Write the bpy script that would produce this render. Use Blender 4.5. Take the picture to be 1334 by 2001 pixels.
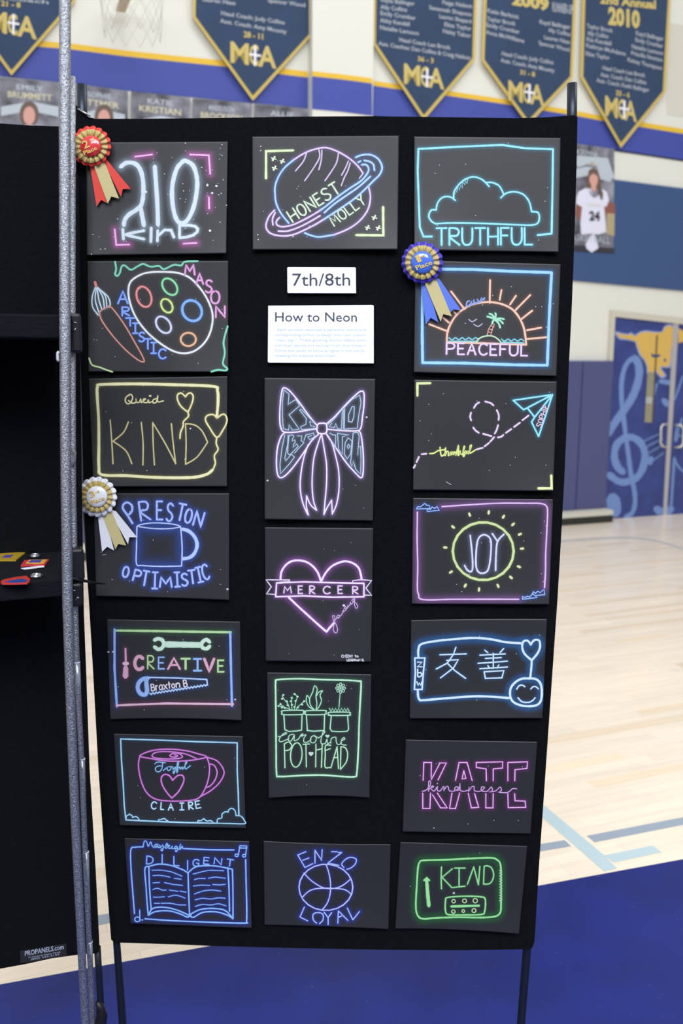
import bpy, bmesh, math, random
import numpy as np
from mathutils import Vector, Matrix
random.seed(7)
for o in list(bpy.data.objects): bpy.data.objects.remove(o)
SC = bpy.context.scene
COL = SC.collection
# ------------------------------------------------------------------ camera
F = 1725.0; CAMH = 1.65; PY = 1.77            # focal length (px), eye height, distance of the papers' plane
YAW, PITCH, ROLL = 0.0326, 0.17508, 0.0060
def _R(yaw, pitch, roll):
    cy, sy = math.cos(yaw), math.sin(yaw); cp, sp = math.cos(pitch), math.sin(pitch); cr, sr = math.cos(roll), math.sin(roll)
    return (np.array([[cr,-sr,0],[sr,cr,0],[0,0,1]]) @ np.array([[1,0,0],[0,cp,-sp],[0,sp,cp]]) @ np.array([[cy,0,sy],[0,1,0],[-sy,0,cy]]))
RM = _R(YAW, PITCH, ROLL)
W2 = lambda v: Vector((v[0], v[2], -v[1]))
right, down, fwd = W2(RM[0]), W2(RM[1]), W2(RM[2])
EYE = Vector((0, 0, CAMH))
cam = bpy.data.cameras.new('camera'); camo = bpy.data.objects.new('camera', cam); COL.objects.link(camo)
m = Matrix.Identity(4)
for i in range(3):
    m[i][0] = right[i]; m[i][1] = -down[i]; m[i][2] = -fwd[i]; m[i][3] = EYE[i]
camo.matrix_world = m
cam.sensor_fit = 'VERTICAL'; cam.sensor_height = 22.3; cam.lens = F/2001*22.3
cam.clip_start = 0.05; cam.clip_end = 100
cam.dof.use_dof = True; cam.dof.focus_distance = 1.82; cam.dof.aperture_fstop = 2.1; cam.dof.aperture_blades = 7
SC.camera = camo
# ------------------------------------------------------------------ light of the gym
w = bpy.data.worlds.new('world'); SC.world = w; w.use_nodes = True
nt = w.node_tree; nt.nodes.clear()
out = nt.nodes.new('ShaderNodeOutputWorld'); bg = nt.nodes.new('ShaderNodeBackground')
tc = nt.nodes.new('ShaderNodeTexCoord'); sep = nt.nodes.new('ShaderNodeSeparateXYZ'); mr = nt.nodes.new('ShaderNodeMapRange')
cr_ = nt.nodes.new('ShaderNodeMix'); cr_.data_type = 'RGBA'
nt.links.new(tc.outputs['Generated'], sep.inputs[0]); nt.links.new(sep.outputs['Z'], mr.inputs['Value'])
mr.inputs['From Min'].default_value = -0.1; mr.inputs['From Max'].default_value = 0.7
nt.links.new(mr.outputs[0], cr_.inputs['Factor'])
cr_.inputs['A'].default_value = (0.34, 0.35, 0.38, 1); cr_.inputs['B'].default_value = (0.95, 0.98, 1.05, 1)
nt.links.new(cr_.outputs['Result'], bg.inputs[0]); bg.inputs[1].default_value = 0.60
nt.links.new(bg.outputs[0], out.inputs[0])
def area(name, loc, target, sx, sy, power, col=(1, 1, 1)):
    l = bpy.data.lights.new(name, 'AREA'); l.shape = 'RECTANGLE'; l.size = sx; l.size_y = sy; l.energy = power; l.color = col
    o = bpy.data.objects.new(name, l); COL.objects.link(o); o.location = loc
    o.rotation_euler = (Vector(target)-Vector(loc)).to_track_quat('-Z', 'Y').to_euler(); return o
area('ceiling_lamp', (0.4, -2.6, 5.2), (0.3, 1.9, 1.2), 5, 2.4, 300, (.95, .99, 1.08))  # added lamp, lower than the gym's own lights, so the panel brightens upwards
area('ceiling_lamp', (2.5, 4.6, 7.8), (2.5, 5.2, 0), 9, 3, 240, (1, .985, .97))
SC.view_settings.view_transform = 'Standard'; SC.view_settings.look = 'None'; SC.view_settings.gamma = 1
SC.view_settings.use_curve_mapping = False; SC.view_settings.exposure = 0.35
# ------------------------------------------------------------------ helpers
def ray(px, py):
    c = ((px-667)/F, (py-1000.5)/F, 1.0)
    return right*c[0] + down*c[1] + fwd*c[2]
def proj(p):
    v = Vector(p)-EYE; z = v.dot(fwd)
    return (667+F*v.dot(right)/z, 1000.5+F*v.dot(down)/z)
class Plane:
    def __init__(s, p, n): s.p = Vector(p); s.n = Vector(n).normalized()
    def hit(s, px, py, off=0.0):                       # off: towards the viewer along the normal
        d = ray(px, py); t = (s.p + s.n*off - EYE).dot(s.n)/d.dot(s.n)
        return EYE + d*t
PANEL = Plane((0, PY, 0), (0, -1, 0))
FLOOR = Plane((0, 0, 0), (0, 0, 1))
HD = YAW*0 + math.radians(68.9)-YAW
U = Vector((math.sin(HD), math.cos(HD), 0)); V = Vector((-U.y, U.x, 0))  # along the court / towards the far wall
if V.y < 0: V = -V
WALL = Plane(FLOOR.hit(1181, 1014), -V)
def lin(c): return tuple(((x/255)/12.92 if x/255 <= .04045 else ((x/255+.055)/1.055)**2.4) for x in c)
MATS = {}
def mat(name, col, rough=.6, metal=0., spec=.5, noise=None, bump=None, attr=False, sheen=0., coat=0., scale=(1, 1, 1)):
    if name in MATS: return MATS[name]
    M = bpy.data.materials.new(name); M.use_nodes = True; n = M.node_tree.nodes; L = M.node_tree.links
    b = n['Principled BSDF']; c = lin(col)
    b.inputs['Base Color'].default_value = (*c, 1); b.inputs['Roughness'].default_value = rough
    b.inputs['Metallic'].default_value = metal; b.inputs['Specular IOR Level'].default_value = spec
    if sheen: b.inputs['Sheen Weight'].default_value = sheen; b.inputs['Sheen Roughness'].default_value = .5
    if coat: b.inputs['Coat Weight'].default_value = coat; b.inputs['Coat Roughness'].default_value = .1
    src = None
    if attr:
        a = n.new('ShaderNodeAttribute'); a.attribute_name = 'Col'; src = a.outputs['Color']; L.new(src, b.inputs['Base Color'])
    t = n.new('ShaderNodeTexCoord'); mp = n.new('ShaderNodeMapping'); mp.inputs['Scale'].default_value = scale
    L.new(t.outputs['Object'], mp.inputs[0])
    if noise:
        sc, lo, hi = noise
        nz = n.new('ShaderNodeTexNoise'); nz.inputs['Scale'].default_value = sc; nz.inputs['Detail'].default_value = 4
        L.new(mp.outputs[0], nz.inputs['Vector'])
        r = n.new('ShaderNodeMapRange'); r.inputs['From Min'].default_value = .3; r.inputs['From Max'].default_value = .7
        r.inputs['To Min'].default_value = lo; r.inputs['To Max'].default_value = hi; L.new(nz.outputs['Fac'], r.inputs[0])
        mx = n.new('ShaderNodeVectorMath'); mx.operation = 'SCALE'
        if src: L.new(src, mx.inputs[0])
        else: mx.inputs[0].default_value = c
        L.new(r.outputs[0], mx.inputs['Scale']); L.new(mx.outputs[0], b.inputs['Base Color'])
    if bump:
        sc, st = bump
        nz = n.new('ShaderNodeTexNoise'); nz.inputs['Scale'].default_value = sc; nz.inputs['Detail'].default_value = 3
        L.new(mp.outputs[0], nz.inputs['Vector'])
        bp = n.new('ShaderNodeBump'); bp.inputs['Strength'].default_value = st; bp.inputs['Distance'].default_value = .002
        L.new(nz.outputs['Fac'], bp.inputs['Height']); L.new(bp.outputs[0], b.inputs['Normal'])
    MATS[name] = M; return M
def link(name, me, mt, parent=None):
    o = bpy.data.objects.new(name, me); COL.objects.link(o)
    if mt and not me.materials: me.materials.append(mt)
    if parent: o.parent = parent
    return o
def mesh(name, vs, fs, mt, parent=None, cols=None, smooth=False):
    me = bpy.data.meshes.new(name)
    if parent is not None:
        pl = parent_world(parent); vs = [tuple(Vector(v)-pl) for v in vs]
    me.from_pydata([tuple(v) for v in vs], [], fs); me.update()
    if cols is not None:
        a = me.color_attributes.new('Col', 'FLOAT_COLOR', 'POINT')
        arr = np.ones((len(vs), 4), dtype=np.float32); arr[:, :3] = np.asarray(cols, dtype=np.float32)
        a.data.foreach_set('color', arr.ravel())
    if smooth: me.shade_smooth()
    return link(name, me, mt, parent)
def parent_world(p):
    v = Vector((0, 0, 0))
    while p is not None: v = v+p.location; p = p.parent
    return v
def fixn(o):
    bm = bmesh.new(); bm.from_mesh(o.data); bmesh.ops.recalc_face_normals(bm, faces=bm.faces); bm.to_mesh(o.data); bm.free(); return o
def tag(o, label=None, cat=None, group=None, kind=None):
    if label: o['label'] = label
    if cat: o['category'] = cat
    if group: o['group'] = group
    if kind: o['kind'] = kind
    return o
def empty(name, loc=(0, 0, 0)):
    o = bpy.data.objects.new(name, None); COL.objects.link(o); o.location = loc; o.empty_display_size = .05; return o
def slab(name, front, back, mt, parent=None, smooth=False):       # prism from two matching polygons
    n = len(front); vs = list(front)+list(back)
    fs = [tuple(range(n)), tuple(range(2*n-1, n-1, -1))]+[(i, n+i, n+(i+1) % n, (i+1) % n) for i in range(n)]
    return fixn(mesh(name, vs, fs, mt, parent))
def pslab(name, pts, plane, off, th, mt, parent=None):            # outline on a plane at off, th thick behind it
    f = [plane.hit(x, y, off) for x, y in pts]; b = [p-plane.n*th for p in f]
    return slab(name, f, b, mt, parent)
def strip(name, top, bot, plane, off, th, mt, parent=None):
    vs, fs = [], []
    for (a, b) in zip(top, bot):
        A = plane.hit(*a, off); B = plane.hit(*b, off); vs += [A, B, A-plane.n*th, B-plane.n*th]
    n = len(top)
    for i in range(n-1):
        k = 4*i; fs += [(k, k+1, k+5, k+4), (k, k+4, k+6, k+2), (k+1, k+3, k+7, k+5), (k+2, k+6, k+7, k+3)]
    fs += [(0, 2, 3, 1), (4*n-4, 4*n-3, 4*n-1, 4*n-2)]
    return fixn(mesh(name, vs, fs, mt, parent))
def tube(name, pts, rads, mt, parent=None, seg=14, caps=True, closed=False):
    pts = [Vector(p) for p in pts]
    if not hasattr(rads, '__len__'): rads = [rads]*len(pts)
    vs, fs = [], []; n = len(pts); prev = None
    for i, p in enumerate(pts):
        if closed: t = pts[(i+1) % n]-pts[i-1]
        else: t = pts[min(i+1, n-1)]-pts[max(i-1, 0)]
        t.normalize()
        if prev is None:
            a = Vector((0, 0, 1)) if abs(t.z) < .9 else Vector((1, 0, 0)); u = t.cross(a).normalized()
        else: u = (prev-t*prev.dot(t)).normalized()
        prev = u; v = t.cross(u)
        for k in range(seg):
            an = 2*math.pi*k/seg; vs.append(p+(u*math.cos(an)+v*math.sin(an))*rads[i])
    for i in range(n if closed else n-1):
        j = (i+1) % n
        for k in range(seg): fs.append((i*seg+k, i*seg+(k+1) % seg, j*seg+(k+1) % seg, j*seg+k))
    if caps and not closed: fs += [tuple(range(seg-1, -1, -1)), tuple((n-1)*seg+k for k in range(seg))]
    o = mesh(name, vs, fs, mt, parent); o.data.shade_smooth(); return fixn(o)
def box(name, c, ax, half, mt, parent=None, bev=0.0, seg=2):       # oriented box: centre, three axes, half sizes
    bm = bmesh.new(); bmesh.ops.create_cube(bm, size=2)
    for v in bm.verts: v.co = Vector((v.co.x*half[0], v.co.y*half[1], v.co.z*half[2]))
    if bev: bmesh.ops.bevel(bm, geom=bm.edges[:], offset=bev, segments=seg, affect='EDGES', profile=.5)
    pl = parent_world(parent) if parent else Vector((0, 0, 0))
    for v in bm.verts: v.co = Vector(c)-pl + ax[0]*v.co.x + ax[1]*v.co.y + ax[2]*v.co.z
    bmesh.ops.recalc_face_normals(bm, faces=bm.faces)
    me = bpy.data.meshes.new(name); bm.to_mesh(me); bm.free()
    return link(name, me, mt, parent)
# text drawn from the built-in font, laid on a plane between pixel positions of its baseline
_tc = bpy.data.curves.new('lettering', 'FONT'); _tc.resolution_u = 2; _to = bpy.data.objects.new('lettering', _tc)
def textmesh(s, bold=0.):
    _tc.body = s; _tc.offset = bold; COL.objects.link(_to); bpy.context.view_layer.update()
    dg = bpy.context.evaluated_depsgraph_get(); me = _to.evaluated_get(dg).to_mesh()
    vs = [(v.co.x, v.co.y) for v in me.vertices]; fs = [tuple(p.vertices) for p in me.polygons]
    _to.evaluated_get(dg).to_mesh_clear(); COL.objects.unlink(_to)
    return vs, fs
class Texts:
    def __init__(s): s.L = []; s.v = []
    def line(s, txt, plane, x0, y0, x1, y1, h, off, ux=0., uy=-1., bold=0.):
        vs, fs = textmesh(txt, bold)
        if not vs: return
        xs = [v[0] for v in vs]; a, b = min(xs), max(xs); o = []
        for x, y in vs:
            t = (x-a)/(b-a); q = y/.70
            o.append(plane.hit(x0+(x1-x0)*t+ux*h*q, y0+(y1-y0)*t+uy*h*q, off))
        s.L.append((o, fs)); s.v = o
    def build(s, name, mt, parent):
        for v, f in s.L: mesh(name, v, f, mt, parent)
def curve(pts, n=5, closed=False):
    P = [np.array(p, float) for p in pts]
    if len(P) < 3: return P
    out = []; N = len(P); rng = range(N if closed else N-1)
    for i in rng:
        if closed: p0, p1, p2, p3 = P[i-1], P[i], P[(i+1) % N], P[(i+2) % N]
        else: p0 = P[max(i-1, 0)]; p1 = P[i]; p2 = P[i+1]; p3 = P[min(i+2, N-1)]
        for k in range(n):
            t = k/n
            out.append(.5*((2*p1)+(-p0+p2)*t+(2*p0-5*p1+4*p2-p3)*t*t+(-p0+3*p1-3*p2+p3)*t**3))
    if not closed: out.append(P[-1])
    return out
def pp(s): return [tuple(float(q) for q in a.split(',')) for a in s.split()]
def ribbon2d(P, w, closed=False, caps=True):
    """stations (centre, normal, halfwidth) of a stroke in the picture's units"""
    P = [np.array(p, float) for p in P]
    Q = [P[0]]
    for p in P[1:]:
        if np.hypot(*(p-Q[-1])) > .05: Q.append(p)
    P = Q; n = len(P); st = []
    if n == 1: P = [P[0]-[.3, 0], P[0]+[.3, 0]]; n = 2; closed = False
    for i in range(n):
        if closed: a, b = P[i]-P[i-1], P[(i+1) % n]-P[i]
        else: a = P[i]-P[i-1] if i else P[1]-P[0]; b = P[i+1]-P[i] if i < n-1 else P[-1]-P[-2]
        a = a/(np.hypot(*a)+1e-9); b = b/(np.hypot(*b)+1e-9); t = a+b
        if np.hypot(*t) < .25: t = a+np.array([-a[1], a[0]])*.2
        t = t/np.hypot(*t); nn = np.array([-t[1], t[0]]); k = min(1.35, 1/max(.3, abs(nn.dot([-a[1], a[0]]))))
        st.append((P[i], nn, w/2*k*random.uniform(.9, 1.08)))
    if caps and not closed:
        d = P[0]-P[1]; d = d/np.hypot(*d); st.insert(0, (P[0]+d*w*.42, st[0][1], w*.2))
        d = P[-1]-P[-2]; d = d/np.hypot(*d); st.append((P[-1]+d*w*.42, st[-1][1], w*.2))
    return st

# ================================================================== structure: floor, far wall, door
cream = mat('cream_paint', (228, 228, 216), .7, noise=(.6, .97, 1.02), bump=(60, .1))
wood_base = mat('maple_floor_far', (206, 184, 152), .35, noise=(2, .95, 1.03), scale=(1, 1, 1))
floor = tag(mesh('floor', [Vector((x, y, -.012)) for x, y in ((-14, -14), (22, -14), (22, 18), (-14, 18))], [(0, 1, 2, 3)], wood_base), kind='structure')
def plank_mat():
    M = bpy.data.materials.new('maple_plank'); M.use_nodes = True; n = M.node_tree.nodes; L = M.node_tree.links; b = n['Principled BSDF']
    a = n.new('ShaderNodeAttribute'); a.attribute_name = 'Col'
    oi = n.new('ShaderNodeObjectInfo'); mx = n.new('ShaderNodeMix'); mx.data_type = 'RGBA'; mx.blend_type = 'MULTIPLY'; mx.inputs['Factor'].default_value = 1
    L.new(a.outputs['Color'], mx.inputs['A']); L.new(oi.outputs['Color'], mx.inputs['B'])
    g = n.new('ShaderNodeNewGeometry'); mp = n.new('ShaderNodeMapping'); mp.inputs['Rotation'].default_value = (0, 0, -math.atan2(U.y, U.x)); mp.vector_type = 'TEXTURE'
    mp.inputs['Rotation'].default_value = (0, 0, math.atan2(U.y, U.x)); mp.inputs['Scale'].default_value = (1, .07, 1)
    L.new(g.outputs['Position'], mp.inputs[0]); nz = n.new('ShaderNodeTexNoise'); nz.inputs['Scale'].default_value = 2.6; nz.inputs['Detail'].default_value = 5
    L.new(mp.outputs[0], nz.inputs['Vector']); r = n.new('ShaderNodeMapRange'); r.inputs['From Min'].default_value = .3; r.inputs['From Max'].default_value = .72
    r.inputs['To Min'].default_value = 1.03; r.inputs['To Max'].default_value = .92; L.new(nz.outputs['Fac'], r.inputs[0])
    s = n.new('ShaderNodeVectorMath'); s.operation = 'SCALE'; L.new(mx.outputs['Result'], s.inputs[0]); L.new(r.outputs[0], s.inputs['Scale'])
    L.new(s.outputs[0], b.inputs['Base Color']); b.inputs['Roughness'].default_value = .22; b.inputs['Specular IOR Level'].default_value = .45
    return M
PM = plank_mat()
RW = .057
ang = math.atan2(U.y, U.x)
def plank_verts(L): return [(x, y, z) for x in (0, L) for y in (0, RW-.0004) for z in (-.010, 0)]
PF = [(0, 1, 3, 2), (4, 6, 7, 5), (0, 4, 5, 1), (2, 3, 7, 6), (1, 5, 7, 3), (0, 2, 6, 4)]
Bs = FLOOR.hit(1050, 1738); Be = FLOOR.hit(1334, 1679); Bl = FLOOR.hit(0, 1924)
bdir = (Be-Bl).normalized(); v_blue = V.dot(Bs)
v_wall = V.dot(WALL.p)
allp = []
row0 = int((v_blue-.35)/RW); rown = int((v_wall+.05)/RW)
for r in range(row0, rown):
    s = -7 - random.random()*.8
    while s < 11:
        Ln = random.uniform(.35, 1.3); c = U*(s+Ln/2)+V*((r+.5)*RW); allp.append((s, r, Ln, c)); s += Ln
def shade():
    k = random.random(); t = random.gauss(0, 1)
    base = np.array([.86, .745, .59]) * (1+.028*t)
    if k < .09: base = base*np.array([.95, .90, .82])
    return np.clip(base, 0, .95)
def area_px(s, r, Ln):
    x, y = proj(U*(s+Ln/2)+V*((r+.5)*RW))
    if not (-40 < y < 2040): return 0
    vis = (1035 < x < 1400 and 1040 < y < 1760) or (150 < x < 230 and 1060 < y < 1900) or (-80 < x < 130 and 1850 < y < 1960)
    if not vis:
        for q in (.1, .3, .7, .9):
            x, y = proj(U*(s+Ln*q)+V*((r+.5)*RW))
            if (1045 < x < 1334 and 1060 < y < 1760) or (160 < x < 215 and 1100 < y < 1900): vis = True; break
    if not vis: return 0
    return Ln*RW/((c_:=(U*(s+Ln/2)+V*((r+.5)*RW)-EYE)).length**3)
sc_ = sorted(range(len(allp)), key=lambda i: -area_px(*allp[i][:3]))
near = [i for i in sc_[:300] if area_px(*allp[i][:3]) > 0]; nearset = set(near)
pm = bpy.data.meshes.new('plank'); pm.from_pydata(plank_verts(1.0), [], PF); pm.materials.append(PM)
a = pm.color_attributes.new('Col', 'FLOAT_COLOR', 'POINT'); a.data.foreach_set('color', [1.0]*32)
for i in near:
    s, r, Ln, c = allp[i]
    o = bpy.data.objects.new('plank', pm); COL.objects.link(o); o.parent = floor
    o.location = U*s+V*(r*RW); o.rotation_euler = (0, 0, ang); o.scale = (Ln-.0005, 1, 1); o.color = (*shade(), 1)
vs, fs, cs = [], [], []
for i, (s, r, Ln, c) in enumerate(allp):
    if i in nearset: continue
    k = len(vs); q = shade()
    for (x, y, z) in plank_verts(Ln-.0005): vs.append(U*(s+x)+V*(r*RW+y)+Vector((0, 0, z))); cs.append(q)
    fs += [tuple(k+j for j in f) for f in PF]
tag(mesh('distant_planks', vs, fs, PM, floor, cols=cs), kind='stuff')
# painted blue area with scuffs
def blue_floor():
    M = mat('blue_floor_paint', (14, 30, 108), .28, spec=.34, noise=(4.5, .82, 1.2))
    n = M.node_tree.nodes; L = M.node_tree.links; b = n['Principled BSDF']
    src = b.inputs['Base Color'].links[0].from_socket
    g = n.new('ShaderNodeNewGeometry'); nz = n.new('ShaderNodeTexNoise'); nz.inputs['Scale'].default_value = 90; nz.inputs['Detail'].default_value = 2
    L.new(g.outputs['Position'], nz.inputs['Vector']); r = n.new('ShaderNodeMapRange'); r.inputs['From Min'].default_value = .71; r.inputs['From Max'].default_value = .80
    L.new(nz.outputs['Fac'], r.inputs[0]); mx = n.new('ShaderNodeMix'); mx.data_type = 'RGBA'; L.new(r.outputs[0], mx.inputs['Factor'])
    L.new(src, mx.inputs['A']); mx.inputs['B'].default_value = (.09, .12, .28, 1); L.new(mx.outputs['Result'], b.inputs['Base Color'])
    n2 = n.new('ShaderNodeTexNoise'); n2.inputs['Scale'].default_value = 2.2; n2.inputs['Detail'].default_value = 6; L.new(g.outputs['Position'], n2.inputs['Vector'])
    r2 = n.new('ShaderNodeMapRange'); r2.inputs['To Min'].default_value = .2; r2.inputs['To Max'].default_value = .42; L.new(n2.outputs['Fac'], r2.inputs[0]); L.new(r2.outputs[0], b.inputs['Roughness'])
    return M
BLM = blue_floor()
def fpoly(name, pts, mt, z): return mesh(name, [Vector((p.x, p.y, z)) for p in pts], [tuple(range(len(pts)))], mt, floor)
nd = Vector((bdir.y, -bdir.x, 0))
if nd.y > 0: nd = -nd
fpoly('blue_floor_paint', [Bl-bdir*5, Be+bdir*8, Be+bdir*8+nd*9, Bl-bdir*5+nd*9], BLM, .0006)
gline = mat('grey_court_line', (148, 160, 172), .3); tline = mat('pale_blue_court_line', (180, 200, 204), .3); wornl = mat('worn_court_line', (206, 200, 188), .3)
zq = lambda s: [FLOOR.hit(1040+x*.2204, 1520+y*.2204) for x, y in pp(s)]
q = zq('480,515 1334,350 1334,418 550,572'); ext = (q[1]-q[0]).normalized()*5
fpoly('court_line', [q[0], q[1]+ext, q[2]+ext, q[3]], gline, .0006)
a0, a1 = FLOOR.hit(100, 1803), FLOOR.hit(100, 1821)
q = zq('285,553 345,607 75,660 75,590'); fpoly('court_line', [q[0], q[1], FLOOR.hit(190, 1808), FLOOR.hit(190, 1789)], gline, .0006)
q = [FLOOR.hit(190, 1789), FLOOR.hit(190, 1808)]
fpoly('court_line', [q[0], q[1], q[1]-U*4, q[0]-U*4], gline, .0006)
q = zq('105,245 640,690 750,805 635,830 95,330'); e = (q[0]-q[1]).normalized()*1.2
fpoly('court_line', [q[0]+e, q[1], q[2], q[3], q[4]+e], tline, .0007)
fpoly('court_line', zq('640,688 1065,600 1145,660 722,750'), tline, .0006)
arc = curve([(1060, 1060), (1140, 1053), (1230, 1050), (1280, 1056), (1334, 1072), (1420, 1110)], 6)
vs, fs = [], []
for i, p in enumerate(arc):
    vs += [FLOOR.hit(p[0], p[1]).copy(), FLOOR.hit(p[0], p[1]+2.2)]
    if i: fs.append((2*i-2, 2*i-1, 2*i+1, 2*i))
for v in vs: v.z = .0006
mesh('court_line', vs, fs, mat('faded_court_line', (176, 184, 188), .3), floor)

# far wall
def wp(s, z, off=0): p = WALL.p+U*s+WALL.n*off; return Vector((p.x, p.y, z))
wall = tag(box('wall_back', wp(0, 4, -.1), (U, V, Vector((0, 0, 1))), (14, .1, 4), cream), kind='structure')
yel = mat('yellow_stripe_paint', (232, 190, 50), .6); blu = mat('blue_band_paint', (62, 76, 160), .6, noise=(.4, .95, 1.05)); edge = mat('dark_seam', (24, 24, 44), .7)
yt_l = [(-250, 42), (0, 71), (80, 80), (140, 85), (240, 98), (345, 109), (445, 119), (545, 133), (611, 141)]
yb_l = [(x, y+11.5) for x, y in yt_l]
bb_l = [(-250, 122), (0, 149), (80, 157), (140, 163), (240, 176), (345, 187), (445, 197), (545, 206), (611, 213)]
strip('yellow_stripe', yt_l, yb_l, WALL, .004, .004, yel, wall); strip('blue_band', yb_l, bb_l, WALL, .004, .004, blu, wall)
yt_r = [(724, 157), (785, 166), (878, 178), (987, 194), (1127, 217), (1173, 226), (1255, 239), (1334, 252), (1600, 300)]
yb_r = [(x, y+9.5) for x, y in yt_r]
bb_r = [(724, 226), (785, 233), (878, 245), (987, 260), (1128, 281), (1173, 288), (1255, 300), (1334, 312), (1600, 354)]
strip('yellow_stripe', yt_r, yb_r, WALL, .004, .004, yel, wall); strip('blue_band', yb_r, bb_r, WALL, .004, .004, blu, wall)
strip('band_seam', bb_r, [(x, y+3) for x, y in bb_r], WALL, .006, .006, edge, wall)
strip('upper_wall_seam', [(x, 37 + (x-1240)*.12) for x in (1302, 1600)], [(x, 400 + (x-1240)*.12) for x in (1302, 1600)][:2] and [(x, 215+(x-1240)*.14) for x in (1302, 1600)], WALL, .003, .003, mat('cream_paint_shaded_board', (214, 212, 196), .7), wall)  # darker copy of the cream paint, shade put into the wall colour
# pilaster
PO = .11
pz = lambda px: WALL.hit(px, 300, PO)
pa, pb = pz(610), pz(727)
pl_c = (pa+pb)/2; pl_c = Vector((pl_c.x, pl_c.y, 4)) - WALL.n*(PO/2)
pil = box('pilaster', pl_c, (U, V, Vector((0, 0, 1))), ((pb-pa).xy.length/2, PO/2, 4), cream, wall)
strip('yellow_stripe', [(610, 139), (667, 145), (727, 153)], [(610, 149), (667, 155), (727, 163)], WALL, PO+.004, .004, yel, wall)
strip('blue_band', [(610, 149), (667, 155), (727, 163)], [(610, 213), (667, 218), (727, 226)], WALL, PO+.004, .004, blu, wall)
strip('corner_shadow_joint', [(609, -40), (611, -40)], [(608.5, 212), (611.5, 212)], WALL, .02, .016, mat('joint_caulk', (120, 122, 150), .8), wall)  # grey strip paints the shade where pilaster and wall meet
# acoustic panel, high on the wall
ap = mat('blue_acoustic_fabric', (68, 90, 130), .95, spec=.1, bump=(300, .15))
tag(strip('acoustic_panel', [(1060, 331), (1201, 351), (1334, 368), (1600, 402)], [(1060, 543), (1120, 548), (1334, 568), (1600, 592)], WALL, .018, .016, ap),
    'long slate blue fabric sound panel on the far wall above the mural door', 'wall panel')
# wall pads, the trim and base under them
padm = mat('navy_vinyl_pad', (76, 80, 124), .5, bump=(40, .1)); trimm = mat('pale_wood_trim', (205, 203, 190), .6); basem = mat('black_rubber_base', (34, 36, 32), .6)
ptop = WALL.hit(1197, 705, .06).z; pbot = WALL.hit(1181, 998, .18).z+.001; s_door = U.dot(WALL.hit(1189, 900, .06)-WALL.p)
s_seam = U.dot(WALL.hit(1131, 880, .06)-WALL.p); PWd = s_door-s_seam
npad = 0
for k in range(22):
    s1 = s_door-k*PWd; c = wp(s1-PWd/2, (ptop+pbot)/2, .03)
    o = box('wall_pad', c, (U, V, Vector((0, 0, 1))), (PWd/2-.004, .029, (ptop-pbot)/2), padm, bev=.012)
    lab = {0: 'navy vinyl wall pad right beside the mural door', 1: 'navy vinyl wall pad second from the mural door, half hidden by the display panel'}.get(k, 'navy vinyl wall pad farther along the row, hidden behind the display panels')
    tag(o, lab, 'wall pad', 'navy wall pads along the far wall')
t1 = wp(s_door-7*PWd, (pbot+.055)/2+.0, .0)
zt = WALL.hit(1181, 998, .18).z; zb = WALL.hit(1181, 1007.5, .18).z
tag(box('trim_1', wp(s_door-11*PWd, (zt+zb)/2, .09), (U, V, Vector((0, 0, 1))), (11*PWd, .09, (zt-zb)/2-.001), trimm), kind='structure')
tag(box('baseboard_back', wp(s_door-11*PWd, zb/2+.001, .09), (U, V, Vector((0, 0, 1))), (11*PWd, .088, zb/2-.001), basem), kind='structure')
# mural door
door = tag(empty('door_1', WALL.hit(1250, 1010)), kind='structure')
frm = mat('cream_door_frame', (205, 200, 184), .45); DF = WALL
mural = mat('navy_mural_print', (50, 64, 128), .5, noise=(7, .85, 1.2))
pslab('door_frame', [(1195, 605), (1500, 640), (1500, 652), (1202, 619), (1181, 1013), (1175, 1013)], DF, .04, .04, frm, door)
lf = pslab('door_leaf', [(1202, 620), (1316, 628), (1296, 1010), (1181, 1013)], DF, .025, .02, mural, door)
rf = pslab('door_leaf', [(1326, 629), (1480, 646), (1465, 1003), (1300, 1009)], DF, .025, .02, mural, door)
pslab('mullion', [(1316, 628), (1326, 629), (1302, 1009), (1295, 1010)], DF, .034, .03, mat('brushed_metal_edge', (190, 186, 186), .4, metal=.3), door)
clef = mat('light_blue_mural_print', (112, 142, 196), .55); gold = mat('gold_mural_print', (216, 178, 88), .55); halo = mat('white_mural_outline', (150, 165, 215), .55)
def pribbon(name, paths, plane, off, mt, parent):
    vs, fs = [], []
    for pi, (P, w, cl) in enumerate(paths):
        st = ribbon2d(curve(P, 4, cl), w, cl); k = len(vs)
        for c, n, h in st: vs += [plane.hit(*(c+n*h), off+.0004*pi), plane.hit(*(c-n*h), off+.0004*pi)]
        N = len(st)
        for i in range(N if cl else N-1):
            j = (i+1) % N; fs.append((k+2*i, k+2*i+1, k+2*j+1, k+2*j))
    return mesh(name, vs, fs, mt, parent)
pribbon('treble_clef', [(pp('1187,848 1205,820 1225,793 1240,765 1248,735 1247,712 1240,700'), 15, 0), (pp('1240,699 1228,706 1219,722 1214,748 1214,780 1216,803'), 9, 0),
    (pp('1216,800 1219,825 1222,850 1227,885 1232,925 1239,960 1240,985 1234,1003 1222,1010'), 9, 0),
    (pp('1216,922 1206,912 1200,892 1204,870 1218,857 1236,855 1253,868 1260,893 1252,922 1237,937 1212,942 1190,928'), 14, 0), (pp('1197,975 1199,988 1200,1000'), 26, 0)], DF, .027, clef, lf)
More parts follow.
